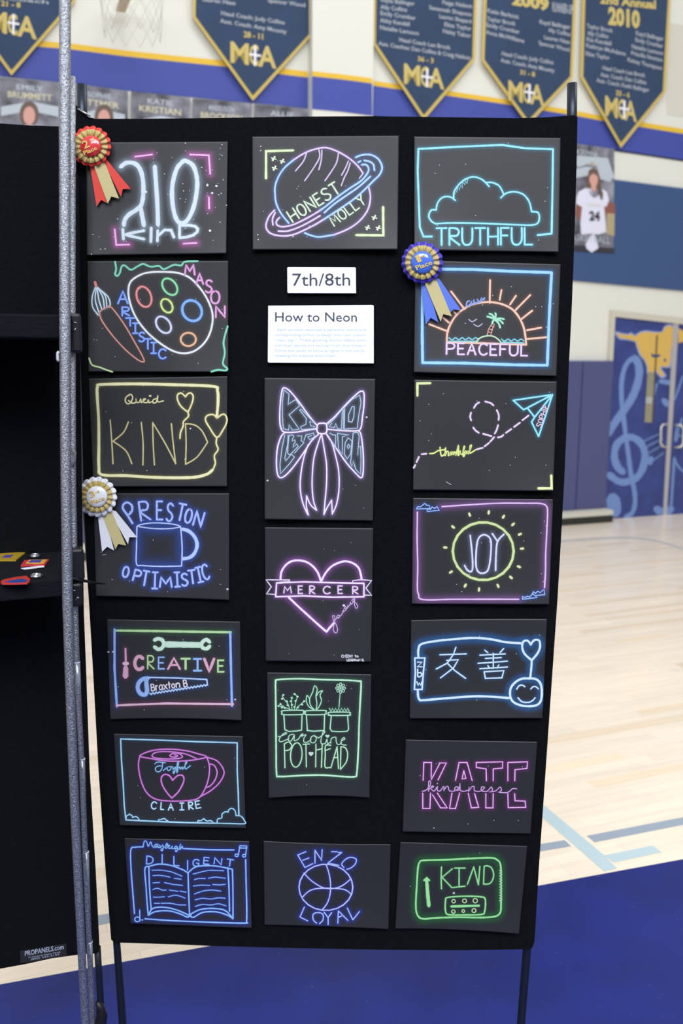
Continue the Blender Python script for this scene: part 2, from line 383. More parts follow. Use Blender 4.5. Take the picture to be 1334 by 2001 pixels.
pribbon('music_notes', [(pp('1283,750 1273,790'), 4, 0), (pp('1290,745 1308,748'), 9, 0), (pp('1297,783 1303,790'), 12, 0), (pp('1258,862 1272,855 1288,848'), 2.5, 0), (pp('1260,875 1276,866 1294,857'), 2.5, 0),
    (pp('1262,888 1280,878 1296,868'), 2.5, 0), (pp('1266,906 1282,895 1296,885'), 2.5, 0), (pp('1272,895 1270,905'), 9, 0), (pp('1283,995 1290,1000'), 16, 0)], DF, .027, clef, lf)
pribbon('music_notes', [(pp('1334,735 1318,780'), 4, 0), (pp('1317,895 1310,1000'), 5, 0), (pp('1317,895 1325,912 1345,930'), 4, 0), (pp('1304,1000 1310,995'), 16, 0), (pp('1320,860 1324,835'), 8, 0), (pp('1332,818 1324,850 1345,848'), 4, 0)], DF, .027, clef, rf)
Z4 = lambda s, g=0: [(1090+x*.1829, 590+y*.1829) for x, y in pp(s)]
ms = Z4('620,330 680,345 750,355 780,340 820,370 870,335 940,318 1040,330 1110,328 1135,290 1150,265 1190,252 1228,275 1228,440 1205,520 1200,640 1180,690 1090,688 1100,730 1140,785 1105,800 1060,750 1040,710 1020,745 965,765 958,690 930,620 880,560 850,480 830,420 740,395 660,385')
cx, cy = sum(p[0] for p in ms)/len(ms), sum(p[1] for p in ms)/len(ms)
pribbon('mustang_outline', [(ms, 5, True)], DF, .027, halo, lf)
pslab('mustang_emblem', ms, DF, .0285, .002, gold, lf)
pslab('emblem_eye', Z4('990,545 1030,565 1095,560 1080,590 1030,595 1000,585'), DF, .0292, .0005, mural, lf)
pslab('emblem_nostril', Z4('1130,610 1155,605 1150,640 1130,640'), DF, .0292, .0005, mural, lf)
pslab('mustang_emblem', Z4('1285,285 1334,305 1420,340 1420,430 1334,425 1285,440'), DF, .0285, .002, gold, rf)
glz = mat('dim_wired_glass', (150, 146, 120), .15, spec=.6)
pslab('door_window', [(1265, 727), (1278, 728), (1273, 826), (1259, 825)], DF, .0295, .003, glz, lf)
strip('window_edge', [(1282, 655), (1285, 655)], [(1273, 826), (1276, 826)], DF, .03, .003, mat('dark_window_gasket', (70, 66, 60), .6), lf)
pslab('window_sticker', [(1262, 775), (1274, 776), (1273, 789), (1261, 788)], DF, .0302, .0006, mat('pale_sticker', (176, 178, 170), .6), lf)
chrome = mat('chrome', (215, 215, 215), .2, metal=1.)
for par, s in ((lf, '1303,829 1294,830 1291,836 1290,866 1293,872 1302,874'), (rf, '1318,831 1330,831 1335,838 1334,868 1330,873 1317,875')):
    P = pp(s); tube('door_handle', [DF.hit(x, y, .02 if i in (0, 5) else .07) for i, (x, y) in enumerate(P)], .011, mat('satin_steel', (225, 220, 212), .35, metal=.5), par, seg=8)
# ------------------------------------------------------------------ banners
navy = mat('navy_banner_cloth', (42, 64, 94), .8, noise=(2, .9, 1.15)); gtrim = mat('gold_banner_trim', (206, 182, 96), .7)
cwhite = mat('banner_white_print', (176, 182, 190), .8); cgold = mat('banner_gold_print', (206, 186, 110), .8); pure = mat('white_print', (240, 240, 242), .8)
def banner(outline, lines, logo, label, ys=None):
    """outline: top-left, left shoulder, tip, right shoulder, top-right in px"""
    o = empty('championship_banner', WALL.hit(*outline[2], .04)); tag(o, label, 'banner', 'pointed navy championship banners on the far wall')
    c = (sum(p[0] for p in outline[1:4])/3, outline[1][1])
    pslab('gold_border', outline, WALL, .045, .006, gtrim, o)
    tl, ls, tip, rs, tr = outline; w = 5.5
    pslab('cloth', [(tl[0]+w, tl[1]), (ls[0]+w, ls[1]-2), (tip[0], tip[1]-w*1.9), (rs[0]-w, rs[1]-2), (tr[0]-w, tr[1])], WALL, .048, .004, navy, o)
    T = Texts()
    for l in lines: T.line(*l[:1], WALL, *l[1:], .051, bold=.02)
    if T.v: T.build('roster_lettering', cwhite, o)
    G = Texts()
    for l in logo: G.line(*l[:1], WALL, *l[1:6], .0512, bold=(l[6] if len(l) > 6 else .03))
    if G.v: G.build('gold_lettering', cgold, o)
    return o
def cross(o, x, y, h, sl):
    h *= .8
    pribbon('white_cross', [([(x+.5, y-h*.5), (x, y+h*.62)], h*.14, 0), ([(x-h*.3, y-h*.03), (x+h*.32, y+h*.06)], h*.14, 0)], WALL, .052, pure, o)
def mfa(x0, y0, x1, y1, h):            # baseline, cap height
    dx, dy = x1-x0, y1-y0; f = lambda t: (x0+dx*t, y0+dy*t)
    return [('M', *f(0), *f(.40), h, .025), ('C', *f(.41), *f(.61), h, .02), ('A', *f(.60), *f(1), h, .025)]
b = banner([(-98, -170), (-98, -18), (22.5, 147.5), (147, 2), (147, -150)], [('Asst. Coach', -60, -8, 95, 8, 7)],
    [('21 - 8', 2, 11, 40, 15, 10)]+mfa(-25, 58, 72, 76, 40), 'pointed navy banner at the upper left, behind the steel post'); cross(b, 26, 45, 40, 0)
b = banner([(379, -160), (376.8, 34), (494, 197), (609, 69), (609, -130)],
    [('Lauren Nass', 396, 2, 460, 10, 8), ('Spencer Wood', 523, 4, 596, 14, 8), ('Head Coach: Judy Collins', 432, 29, 556, 48, 8), ('Asst. Coach: Amy Mounty', 430, 44, 560, 66, 8)],
    [('28 - 11', 476, 72, 514, 77, 11)]+mfa(450, 121, 540, 133, 40), 'navy pointed banner hanging alone left of the wall pilaster'); cross(b, 498, 107, 40, 0)
b = banner([(731, -150), (729, 86), (828, 235), (928, 116), (936, -150)],
    [('Kayla Ballinger', 744, 3, 810, 11, 8), ('Ally Collins', 743, 17, 795, 23, 8), ('Emily Crumbar', 743, 29, 812, 39, 8), ('Abby Kendall', 742, 43, 800, 51, 8), ('Natalie Lamson', 742, 57, 818, 69, 8),
     ('Paige Nelson', 864, 8, 922, 16, 8), ('Savannah Shepson', 838, 18, 921, 32, 8), ('Lauren Shepard', 858, 35, 921, 46, 8), ('Elise Taylor', 868, 51, 921, 60, 8), ('Haley Tabor', 865, 64, 920, 74, 8),
     ('Head Coach Lee Brock', 780, 81, 880, 97, 8), ('Asst. Coaches: Dan Collins & Craig Nelson', 739, 88, 919, 117, 8)],
    [('36 - 3', 816, 119, 847, 123, 9)]+mfa(789, 162, 868, 174, 38), 'navy pointed banner just right of the wall pilaster, leftmost of the row of three'); cross(b, 834, 150, 38, 0)
b = banner([(951, -150), (941, 118), (1032, 245), (1119, 151), (1131, -140)],
    [('Katie Barkmit', 952, 24, 1013, 37, 8), ('Taylor Brock', 951, 40, 1007, 50, 8), ('Emily Crumbar', 950, 52, 1015, 66, 8), ('Anna McWilliams', 949, 66, 1024, 84, 8),
     ('Kayd Ballinger', 1054, 46, 1114, 57, 8), ('Aly Collins', 1071, 62, 1114, 71, 8), ('Lauren Nass', 1063, 76, 1113, 86, 8), ('Spencer Wood', 1052, 87, 1112, 101, 8),
     ('Head Coach: Judy Collins', 980, 108, 1081, 126, 8), ('Asst. Coach: Amy Mounty', 978, 121, 1083, 142, 8)],
    [('2009', 1000, 8, 1072, 20, 22, .05), ('31 - 8', 1016, 145, 1045, 150, 9)]+mfa(993, 195, 1063, 206, 38), 'navy pointed banner in the middle of the row of three'); cross(b, 1034, 180, 36, 0)
T = Texts(); T.line('RUNNER-UP', WALL, 1079, 22, 1119, 28, 18, .0515, bold=.02); T.build('pale_lettering', cwhite, b)
b = banner([(1142, -150), (1134, 151), (1213, 289), (1300, 180), (1318, -140)],
    [('Taylor Brock', 1146, 54, 1197, 64, 8), ('Ally Collins', 1147, 68, 1188, 75, 8), ('Kia Kendall', 1146, 80, 1194, 89, 8), ('Kathryn McAdams', 1145, 92, 1222, 109, 8), ('Elise Taylor', 1144, 108, 1191, 117, 8),
     ('Kayd Ballinger', 1242, 68, 1296, 80, 8), ('Emily Crumbar', 1241, 81, 1295, 94, 8), ('Natalie Lamson', 1234, 94, 1295, 108, 8), ('Priscilla Newton', 1233, 107, 1294, 121, 8), ('Kelsey Thompson', 1226, 120, 1293, 137, 8),
     ('Head Coach Lee Brock', 1177, 136, 1260, 151, 8), ('Asst. Coach: Dan Collins', 1173, 149, 1262, 165, 8), ('Asst. Coach: Keith Ballinger', 1165, 160, 1268, 180, 8)],
    [('2nd Annual', 1172, 6, 1281, 17, 16, .04), ('2010', 1188, 46, 1250, 54, 32, .05), ('33 - 6', 1203, 186, 1230, 191, 10)]+mfa(1182, 225, 1244, 238, 38), 'navy pointed banner marked 2010, rightmost and lowest of the row of three'); cross(b, 1219, 212, 36, 0)
# ------------------------------------------------------------------ player posters under the blue band
storm = mat('stormy_poster_print', (104, 104, 114), .45, noise=(7, .25, 2.3)); yprint = mat('pale_gold_print', (214, 208, 172), .6)
skin = mat('skin_print', (214, 160, 146), .6); hairm = mat('brown_hair_print', (104, 84, 72), .6); jer = mat('white_jersey_print', (222, 224, 240), .6)
blackp = mat('dark_print', (48, 46, 56), .6); pgrey = mat('light_grey_print', (186, 196, 204), .6); rust = mat('rust_print', (140, 84, 70), .6)
def ell(cx, cy, rx, ry, n=20, a0=0): return [(cx+rx*math.cos(2*math.pi*k/n+a0), cy+ry*math.sin(2*math.pi*k/n+a0)) for k in range(n)]
def poster(tl, tr, H, label, name, head=None, head_hair=True):
    sl = (tr[1]-tl[1])/(tr[0]-tl[0])
    o = empty('player_poster', WALL.hit(tl[0], tl[1]+H, .02)); tag(o, label, 'poster', 'row of grey player posters under the blue band')
    pslab('print_sheet', [tl, tr, (tr[0]-2, tr[1]+H-6), (tl[0]-2, tl[1]+H)], WALL, .022, .004, storm, o)
    xm = (tl[0]+tr[0])/2; ym = (tl[1]+tr[1])/2; wd = tr[0]-tl[0]
    T = Texts(); T.line(name[0], WALL, xm-wd*.22, ym+20-sl*wd*.22, xm+wd*.20, ym+20+sl*wd*.2, 10, .0228, bold=.01); T.build('name_lettering', pgrey, o)
    T = Texts(); T.line(name[1], WALL, xm-wd*.36, ym+37-sl*wd*.36, xm+wd*.34, ym+37+sl*wd*.34, 12, .0228, bold=.01); T.build('surname_lettering', yprint, o)
    pslab('light_streak', [(tl[0]+4, ym+52), (xm, ym+42), (tr[0]-6, ym+52), (tr[0]-6, ym+72), (xm, ym+60), (tl[0]+4, ym+70)], WALL, .0226, .0003, pgrey, o)
    if head:
        x, y, r = head
        pslab('hair', ell(x, y+8, r*1.25, r*1.7), WALL, .0234, .0003, hairm, o); pslab('face', ell(x, y+11, r*.78, r*1.2), WALL, .0240, .0003, skin, o)
        pslab('jersey', [(x-r*2, y+60), (x-r*.6, y+r*2), (x+r*.6, y+r*2), (x+r*2, y+60), (x+r*1.8, y+140), (x-r*1.8, y+140)], WALL, .0238, .0003, jer, o)
    return o
poster((-2, 151), (121, 162), 235, 'grey player poster at far left with a head showing above the black panel', ('EMILY', 'BRUMMETT'), (57, 215, 15))
poster((140, 165), (250, 178), 232, 'grey player poster just right of the steel post, head top showing', ('SOPHIE', 'PITTMER'), (203, 221, 15))
poster((256, 178), (372, 191), 228, 'grey player poster second right of the post, only name lines showing', ('KATIE', 'KRISTIAN'))
poster((376, 192), (492, 202), 225, 'grey player poster right under the tip of the lone banner, left side', ('MADDISON', 'BROCKSON'))
poster((497, 203), (607, 213), 222, 'grey player poster between the lone banner tip and the pilaster', ('ALLIE', 'BRENDAN'))
o = poster((1092, 276), (1200, 291), 206, 'tall player poster of a girl in white jersey number 24', ('MCKENNA', 'CULLEN'))
# figure on the right hand poster (flat print)
Z3 = lambda s: [(1110+x*.168, 260+y*.168) for x, y in pp(s)]
def pr(nm, s, m_, z): return pslab(nm, Z3(s), WALL, .0225+z*.0006, .0003, m_, o)
pr('light_streak', '100,260 460,290 540,520 420,560 300,330 120,400 90,380', pgrey, 1.5)
pr('rust_backdrop', '470,790 545,830 540,950 450,930', rust, 1.2); pr('gold_backdrop', '450,930 540,940 535,1200 440,1170', mat('tan_print', (176, 160, 122), .6), 1.3)
pr('hair', '240,430 290,405 340,425 370,520 385,640 405,740 380,780 340,640 250,640 205,660 210,560', hairm, 2)
pr('arm', '90,820 160,830 155,930 140,1020 110,1010 85,930', rust, 2); pr('arm', '415,830 470,800 460,900 430,1000', rust, 2)
pr('jersey', '120,680 200,640 260,650 290,740 340,720 400,650 450,690 475,780 440,860 415,850 430,1000 440,1150 350,1180 280,1170 150,1180 140,1050 160,860 90,820 95,750', jer, 3)
pr('face', '250,500 290,470 340,500 345,560 325,610 320,660 300,690 270,660 265,600 245,560', skin, 4)
pr('hair_lock', '345,600 375,620 405,700 400,780 375,770 350,690', hairm, 4.5)
T = Texts(); T.line('24', WALL, 1151, 430, 1172, 431, 17, .026, bold=.05); T.build('jersey_number', blackp, o)
T = Texts(); T.line('MUSTANGS', WALL, 1146, 402, 1174, 404, 5, .026); T.build('jersey_lettering', yprint, o)
pribbon('neckline', [(Z3('245,670 270,720 310,745 350,715 370,670'), 1.6, 0)], WALL, .0262, blackp, o)
T = Texts(); T.line('BASKETBALL', WALL, 1108, 468, 1192, 477, 13, .026); T.build('sport_lettering', pgrey, o)
pr('lower_band', '60,1300 540,1340 535,1400 60,1370', blackp, 2); pr('pale_emblem', '200,1290 260,1190 300,1170 340,1290 350,1340 270,1390 210,1340', jer, 5)
# basketball net and rim hanging near the wall, top edge
net = tag(empty('basketball_hoop', WALL.hit(255, 40, .6)), 'pale basketball net hanging from a rim by the far wall, cut by the top edge', 'hoop')
cn = WALL.hit(256, -34, .6); Rr = .225
tube('rim', [cn+Vector((math.cos(t)*Rr, math.sin(t)*Rr, 0)) for t in np.linspace(0, 2*math.pi, 28, endpoint=False)], .009, mat('orange_rim_paint', (190, 120, 84), .4), net, seg=8, closed=True)
netm = mat('white_net_cord', (196, 194, 180), .8)
for k in range(12):
    for sg in (1, -1):
        pts = []
        for i in range(7):
            t = i/6; r = Rr*(1-.12*t); an = 2*math.pi*k/12+sg*t*1.05
            pts.append(cn+Vector((math.cos(an)*r, math.sin(an)*r, -.36*t)))
        tube('net_cord', pts, .0016, netm, net, seg=4)
box('mount_bracket', cn+V*.36, (U, V, Vector((0, 0, 1))), (.035, .2, .008), mat('tan_bracket', (200, 184, 160), .6), net)

# ================================================================== display panels
carpet = mat('black_panel_carpet', (9, 11, 14), .95, spec=.1, noise=(220, .7, 1.35), bump=(420, .5), sheen=.04)
polem = mat('dark_anodised_pole', (44, 50, 60), .35, metal=.6)
FR = Plane((0, PY+.004, 0), (0, -1, 0))
Ltop = [(147, 204), (153, 210), (160, 217), (167, 224), (174, 229), (186, 232), (260, 232), (400, 231), (560, 228), (720, 227), (880, 229), (1010, 231), (1070, 229), (1122, 225)]
Rgt = [(1128, 229), (1126, 330), (1123, 430), (1120, 520), (1116, 620), (1111, 720), (1107, 830), (1102, 940), (1096, 1050), (1089, 1170), (1080, 1300), (1071, 1430), (1062, 1560), (1053, 1690), (1044, 1840), (1040, 1852)]
Bot = [(1030, 1855), (900, 1857), (747, 1856), (590, 1853), (431, 1849), (300, 1844), (224, 1842)]
Lft = [(217, 1836), (206, 1700), (192, 1500), (181, 1300), (175, 1200), (168, 1080), (165, 1010), (157, 700), (151, 480), (148, 300)]
panel = tag(empty('display_panel', (0, PY+.02, 0)), 'tall black carpeted display panel on two legs holding the chalk drawings', 'display panel', 'black carpeted display panels')
pslab('carpet_board', Ltop+Rgt+Bot+Lft, FR, 0, .032, carpet, panel)
BACKP = Plane((0, PY+.020, 0), (0, -1, 0))
def leg(name, pts, wpx, pl, mt, parent, cap=True, floor_foot=True):
    P = [pl.hit(x, y) for x, y in pts]; R = [w_/2*((p-EYE).dot(fwd))/F for w_, p in zip(wpx, P)]
    if floor_foot:
        d = (P[-1]-P[-2]).normalized(); t = (-P[-1].z+.0)/d.z; P.append(P[-1]+d*t); R.append(R[-1])
    return tube(name, P, R, mt, parent)
for s, wds in (([(160, 165), (161, 232), (170, 1000), (228, 1843), (239.5, 2001)], (19, 19, 17, 14, 15)), ([(1117.5, 163), (1117, 230), (1080, 1000), (1029, 1857), (1017.5, 2001)], (19.5, 19.5, 18, 16.5, 16))):
    l = leg('leg', s, wds, BACKP, polem, panel)
    f = l.data.vertices; e = Vector([sum(v.co[i] for v in list(f)[-14:])/14 for i in range(3)])+l.matrix_world.translation
    tube('rubber_foot', [Vector((e.x, e.y+PY+.02 if False else e.y, 0)), Vector((e.x, e.y, .03))], .013, mat('black_rubber', (18, 18, 20), .6), l) if False else None
# little things on the panel top corner
tube('corner_rod', [FR.hit(152, 212, .006), FR.hit(176, 227, .006)], .0016, chrome, panel, seg=8)
# left unit
LU = Plane(PANEL.hit(192, 1862, .06), -V)
LU = Plane(LU.p, Vector((-V.x, -V.y, 0)))
lpan = tag(empty('display_panel', Vector((LU.p.x, LU.p.y, 0))), 'black carpeted display panel with shelves, cut by the left side of the picture', 'display panel', 'black carpeted display panels')
out = [(-260, 232), (0, 241), (60, 245), (118, 247), (138, 249), (143, 328), (153, 345), (156, 480), (157, 600), (157, 700), (161, 1010), (162, 1080), (164, 1200), (168, 1300), (175, 1500), (187, 1700), (194, 1840), (194, 1860), (187, 1863), (150, 1866), (100, 1873), (50, 1884), (0, 1893), (-260, 1945)]
pslab('carpet_board', out, LU, 0, .03, carpet, lpan)
leg('leg', [(190, 1850), (193, 1900), (199, 2001)], (13, 13, 13), Plane(LU.p-LU.n*.015, LU.n), polem, lpan)
leg('leg', [(-215, 1900), (-213, 2001)], (15, 15), Plane(LU.p-LU.n*.015, LU.n), polem, lpan)
tagm = mat('black_label_cloth', (26, 28, 34), .8); tgt = mat('label_white_thread', (176, 182, 200), .8)
lt = pslab('maker_label', [(39, 1859), (129.7, 1844.5), (130.6, 1868), (40, 1882.5)], LU, .0015, .0015, tagm, lpan)
T = Texts(); T.line('PROPANELS.com', LU, 48.5, 1868, 124.5, 1854.5, 9.5, .002, bold=.015)
T.line('Professional Display Panels', LU, 56, 1872.5, 118, 1861.5, 3, .002); T.line('(800) 525-4159', LU, 60, 1876.5, 116, 1866.5, 3.4, .002); T.build('label_lettering', tgt, lt)
# shelves
ribbed = mat('ribbed_black_carpet', (20, 22, 26), .95, spec=.12, bump=(160, .8), scale=(.25, .25, 4))
SD = .235
FS = Plane(LU.p+LU.n*SD, LU.n)
def shelf(ztop_px, zbot_px, label):
    zt_ = FS.hit(100, ztop_px).z; zb_ = FS.hit(100, zbot_px).z
    xr = FS.hit(141, ztop_px); xl = FS.hit(-260, ztop_px)
    L_ = (xr-xl).xy.length/2; c = (Vector((xr.x, xr.y, 0))+Vector((xl.x, xl.y, 0)))/2 - LU.n*(SD/2-.001)
    o = tag(empty('shelf', Vector((c.x, c.y, zb_))), label, 'shelf', 'black carpeted shelves on the left panel')
    box('shelf_board', Vector((c.x, c.y, (zt_+zb_)/2)), (U, V, Vector((0, 0, 1))), (L_, SD/2-.003, (zt_-zb_)/2), ribbed, o, bev=.003)
    return o, zt_, zb_
sh1, z1t, z1b = shelf(615, 661, 'upper black carpeted shelf on the left panel, empty, above eye level')
sh2, z2t, z2b = shelf(1133, 1168, 'lower black carpeted shelf on the left panel with keychains on it')
# posts
steel = mat('hammered_steel', (172, 175, 180), .33, metal=.82, noise=(420, .45, 1.4), bump=(600, .9), scale=(1, 1, .7))
FP = Plane(FS.p+LU.n*.016, LU.n)
post = leg('shelf_post', [(127, -120), (127, 0), (126.5, 300), (126.5, 640), (129, 950), (132, 1180), (139, 1400), (146, 1580), (154, 1750), (161.5, 1900), (167, 2001)], (23, 22.5, 22, 21.5, 20.5, 20, 18.5, 17.5, 16.5, 15.5, 15), FP, steel, None)
tag(post, 'tall hammered grey steel post standing in front of the shelves', 'post')
MP = Plane(FS.p-LU.n*.055, LU.n)
post2 = tag(empty('shelf_post', MP.hit(170, 1990)), 'thinner grey post wrapped in clear sleeves behind the front steel post', 'post')
pts2 = [(142, 150), (142, 300), (142, 640), (143, 950), (147, 1180), (150, 1290), (155, 1400), (160, 1500), (166, 1660), (174, 1838), (177, 1900), (181, 2001)]
leg('pole', pts2, (11, 11, 11, 11, 11, 11, 11, 11, 11, 11, 11, 11), MP, steel, post2)
sleeve = mat('clear_plastic_sleeve', (122, 130, 140), .12, spec=.8, noise=(14, .5, 1.3), coat=1.)
for (a, b) in (((150.5, 1293), (158, 1476)), ((160.5, 1482), (165, 1655)), ((168, 1664), (174, 1832)), ((175, 1840), (181, 2010))):
    k = [(a[0]+(b[0]-a[0])*t, a[1]+(b[1]-a[1])*t) for t in (0, .3, .65, 1)]
    P = [MP.hit(*q_) for q_ in k]
    tube('plastic_sleeve', P, [.0056, .0052, .0048, .0043], sleeve, post2, seg=10)
    tube('sleeve_rim', [P[0], P[0]-Vector((0, 0, .002))], .006, mat('glossy_clear_rim', (205, 212, 222), .1), post2, seg=10)
blackpl = mat('black_plastic', (20, 21, 24), .45)
def bracket(par, x0, y0, x1, y1, pl):
    A = pl.hit(x0, y0); B = pl.hit(x1, y1); C = pl.hit(x1, y0)
    c = (A+B)/2; return box('bracket_cover', c-LU.n*.012, (U, V, Vector((0, 0, 1))), ((C-A).length/2, .014, abs(A.z-B.z)/2), blackpl, par, bev=.005)
b1 = bracket(sh1, 137, 612, 160, 690, Plane(MP.p+LU.n*.02, LU.n)); b2 = bracket(sh2, 139, 1140, 162, 1185, Plane(MP.p+LU.n*.02, LU.n)); b3 = bracket(sh2, 139, 1073, 165, 1134, Plane(MP.p+LU.n*.02, LU.n))
BP = Plane(MP.p+LU.n*.0235, LU.n)
for bb, pts in ((b1, [(142, 630), (150, 631)]), (b1, [(144, 648), (148, 641)]), (b2, [(141, 1154), (148, 1154)]), (b2, [(148, 1173), (152, 1167), (155, 1171)])):
    tube('chrome_catch', [BP.hit(*p_) for p_ in pts], .0011, chrome, bb, seg=6)
tube('white_clip', [FP.hit(115, 687, .008), FP.hit(112.5, 690, .008), FP.hit(112.5, 702, .008), FP.hit(114.5, 706, .008)], .0022, mat('white_plastic', (200, 202, 206), .4), post)
tube('grey_clip', [MP.hit(141, 878, .01), MP.hit(146, 884, .01), MP.hit(145, 900, .01), MP.hit(141, 912, .01)], .003, mat('grey_plastic', (110, 114, 120), .4), post2)
tie = tube('cable_tie', [MP.hit(139, 1130, .02), MP.hit(160, 1134, .02), PANEL.hit(185, 1139, .05), PANEL.hit(205, 1141, .03)], [.0034, .003, .0022, .0012], blackpl, None, seg=8)
tag(tie, 'black cable tie with a long pointed end sticking out at the lower shelf corner', 'cable tie')
ft = tube('post_foot', [MP.hit(190, 1958), MP.hit(196, 1968), MP.hit(199, 1985), MP.hit(196, 2003), MP.hit(188, 2020)], [.004, .008, .011, .012, .010], blackpl, post2)
# keychains on the lower shelf
SH = Plane((0, 0, z2t), (0, 0, 1))
zk = lambda s: [(x*.165, 1040+y*.165) for x, y in pp(s)]
def kc(label, poly, m1, inner, m2, ring, extra=None, nm='keychain'):
    c = SH.hit(*zk(ring)[0]) if ring else SH.hit(*zk(poly)[0])
    o = tag(empty(nm, SH.hit(*[sum(q)/len(q) for q in zip(*zk(poly))])), label, nm.replace('_', ' '), 'keychains on the lower shelf')
    pslab('charm', zk(poly), SH, .003, .0025, m1, o)
    if inner: pslab('picture', zk(inner), SH, .0034, .0004, m2, o)
    if extra: pslab('flame_pattern', zk(extra[0]), SH, .0032, .0002, extra[1], o)
    if ring:
        cc = SH.hit(*zk(ring)[0]); r = .0095
        for dz in (.0045, .0065):
            tube('split_ring', [cc+Vector((math.cos(t)*r, math.sin(t)*r, dz)) for t in np.linspace(0, 2*math.pi, 20, endpoint=False)], .0011, chrome, o, seg=6, closed=True)
    return o
purp = mat('purple_ink', (84, 72, 150), .5)
kc('square mustard yellow keychain with purple picture on the lower shelf', '-70,262 30,238 300,237 185,328 -120,330', mat('mustard_acrylic', (176, 146, 40), .4), '20,300 60,270 160,265 120,300', purp, '165,222')
kc('rectangular keychain with purple, yellow and red flames on the lower shelf', '290,328 582,320 530,385 245,392', mat('red_acrylic', (206, 62, 72), .3), '330,360 370,328 500,325 470,358', purp, '415,305', ('300,368 350,325 560,322 515,372 400,378', mat('flame_yellow_ink', (226, 170, 70), .4)))
kc('long oval red keychain with blue picture at the front of the lower shelf', '8,580 40,560 180,530 310,515 355,550 350,580 320,600 160,606 30,606 10,595', mat('coral_acrylic', (196, 62, 52), .3), '50,585 180,560 260,548 330,570 300,590 150,598', mat('blue_ink', (44, 70, 140), .4), '432,545')
ps = pslab('paper_slip', zk('245,425 510,393 525,408 290,438'), SH, .0012, .0008, mat('white_card', (235, 236, 240), .7), None)
tag(ps, 'small blank white paper slip in front of the flame keychain', 'paper slip')
for (a, b, r) in ((zk('15,1')[0], 0, 0),): pass
# ================================================================== chalk drawings
PAPERS = {'a210':('168.6,278 445,276.6 441.7,495.3 169.7,499',0,0),'planet':('492.5,266.8 779.1,264.9 776.7,487.5 493.2,488',0,0),
'cloud':('808.8,266.6 1095,269.4 1090.9,492.7 808.8,488.5',0,0),'palette':('171.1,510.4 445.5,509.7 445.5,727 172.8,726.3',0,0),
'sunset':('811.6,508.5 1095,516.3 1086.7,735.1 808,727.6',0,0),'kindy':('173.5,739.9 443.9,735 443.1,950.5 182.4,951',0,0),
'bow':('516.5,738.4 732.9,740.3 728.3,1017.7 516.9,1014.8',0,0),'plane':('809.2,742 1087.5,745.6 1080.8,959.8 806.8,957.4',0,0),
'mug':('183,964 447.5,964 447.5,1172.8 187.7,1164.9',0,-1),'heart':('517.2,1030.3 729,1032.2 724.5,1293.2 519.1,1291.7',0,0),
'joy':('806.8,973.2 1080.3,975.6 1072.4,1181.2 804.4,1180.2',0,0),'creative':('209.1,1210.3 468.9,1214.8 471.8,1408 215.4,1405.9',0,-3),
'pots':('521.6,1314.1 725.4,1317.8 721.5,1559.2 524.9,1559.9',0,-4.5),'zbw':('802.8,1211.8 1068.4,1209.9 1059.5,1403.7 800.4,1404.2',-1,0),
'cup':('222,1434.1 474.1,1438.9 480,1618.9 233.9,1612.8',0,0),'kate':('792.5,1445.6 1049.6,1449.8 1036.1,1629.4 786.3,1625.2',0,0),
'book':('242.9,1638 486.9,1644.3 491.7,1813.9 254.9,1804.9',0,0),'ball':('514.6,1643.5 763,1650 758.7,1815.9 516.7,1807.2',2,-1),
'kindg':('781.8,1645.7 1029.9,1653.6 1013.7,1825.2 771.9,1814.9',0,-3)}
def homog(q):
    A = []; bb = []
    for (u, v), (x, y) in zip(((0, 0), (1, 0), (1, 1), (0, 1)), q):
        A += [[u, v, 1, 0, 0, 0, -u*x, -v*x], [0, 0, 0, u, v, 1, -u*y, -v*y]]; bb += [x, y]
    return np.append(np.linalg.solve(np.array(A, float), np.array(bb, float)), 1).reshape(3, 3)
CHALK = mat('chalk', (255, 255, 255), 1., spec=0., attr=True, noise=(900, .86, 1.04))
PAPER = mat('black_sketch_paper', (255, 255, 255), .46, spec=.48, attr=True, noise=(700, .9, 1.1))
PBASE = np.array(lin((43, 44, 45)))
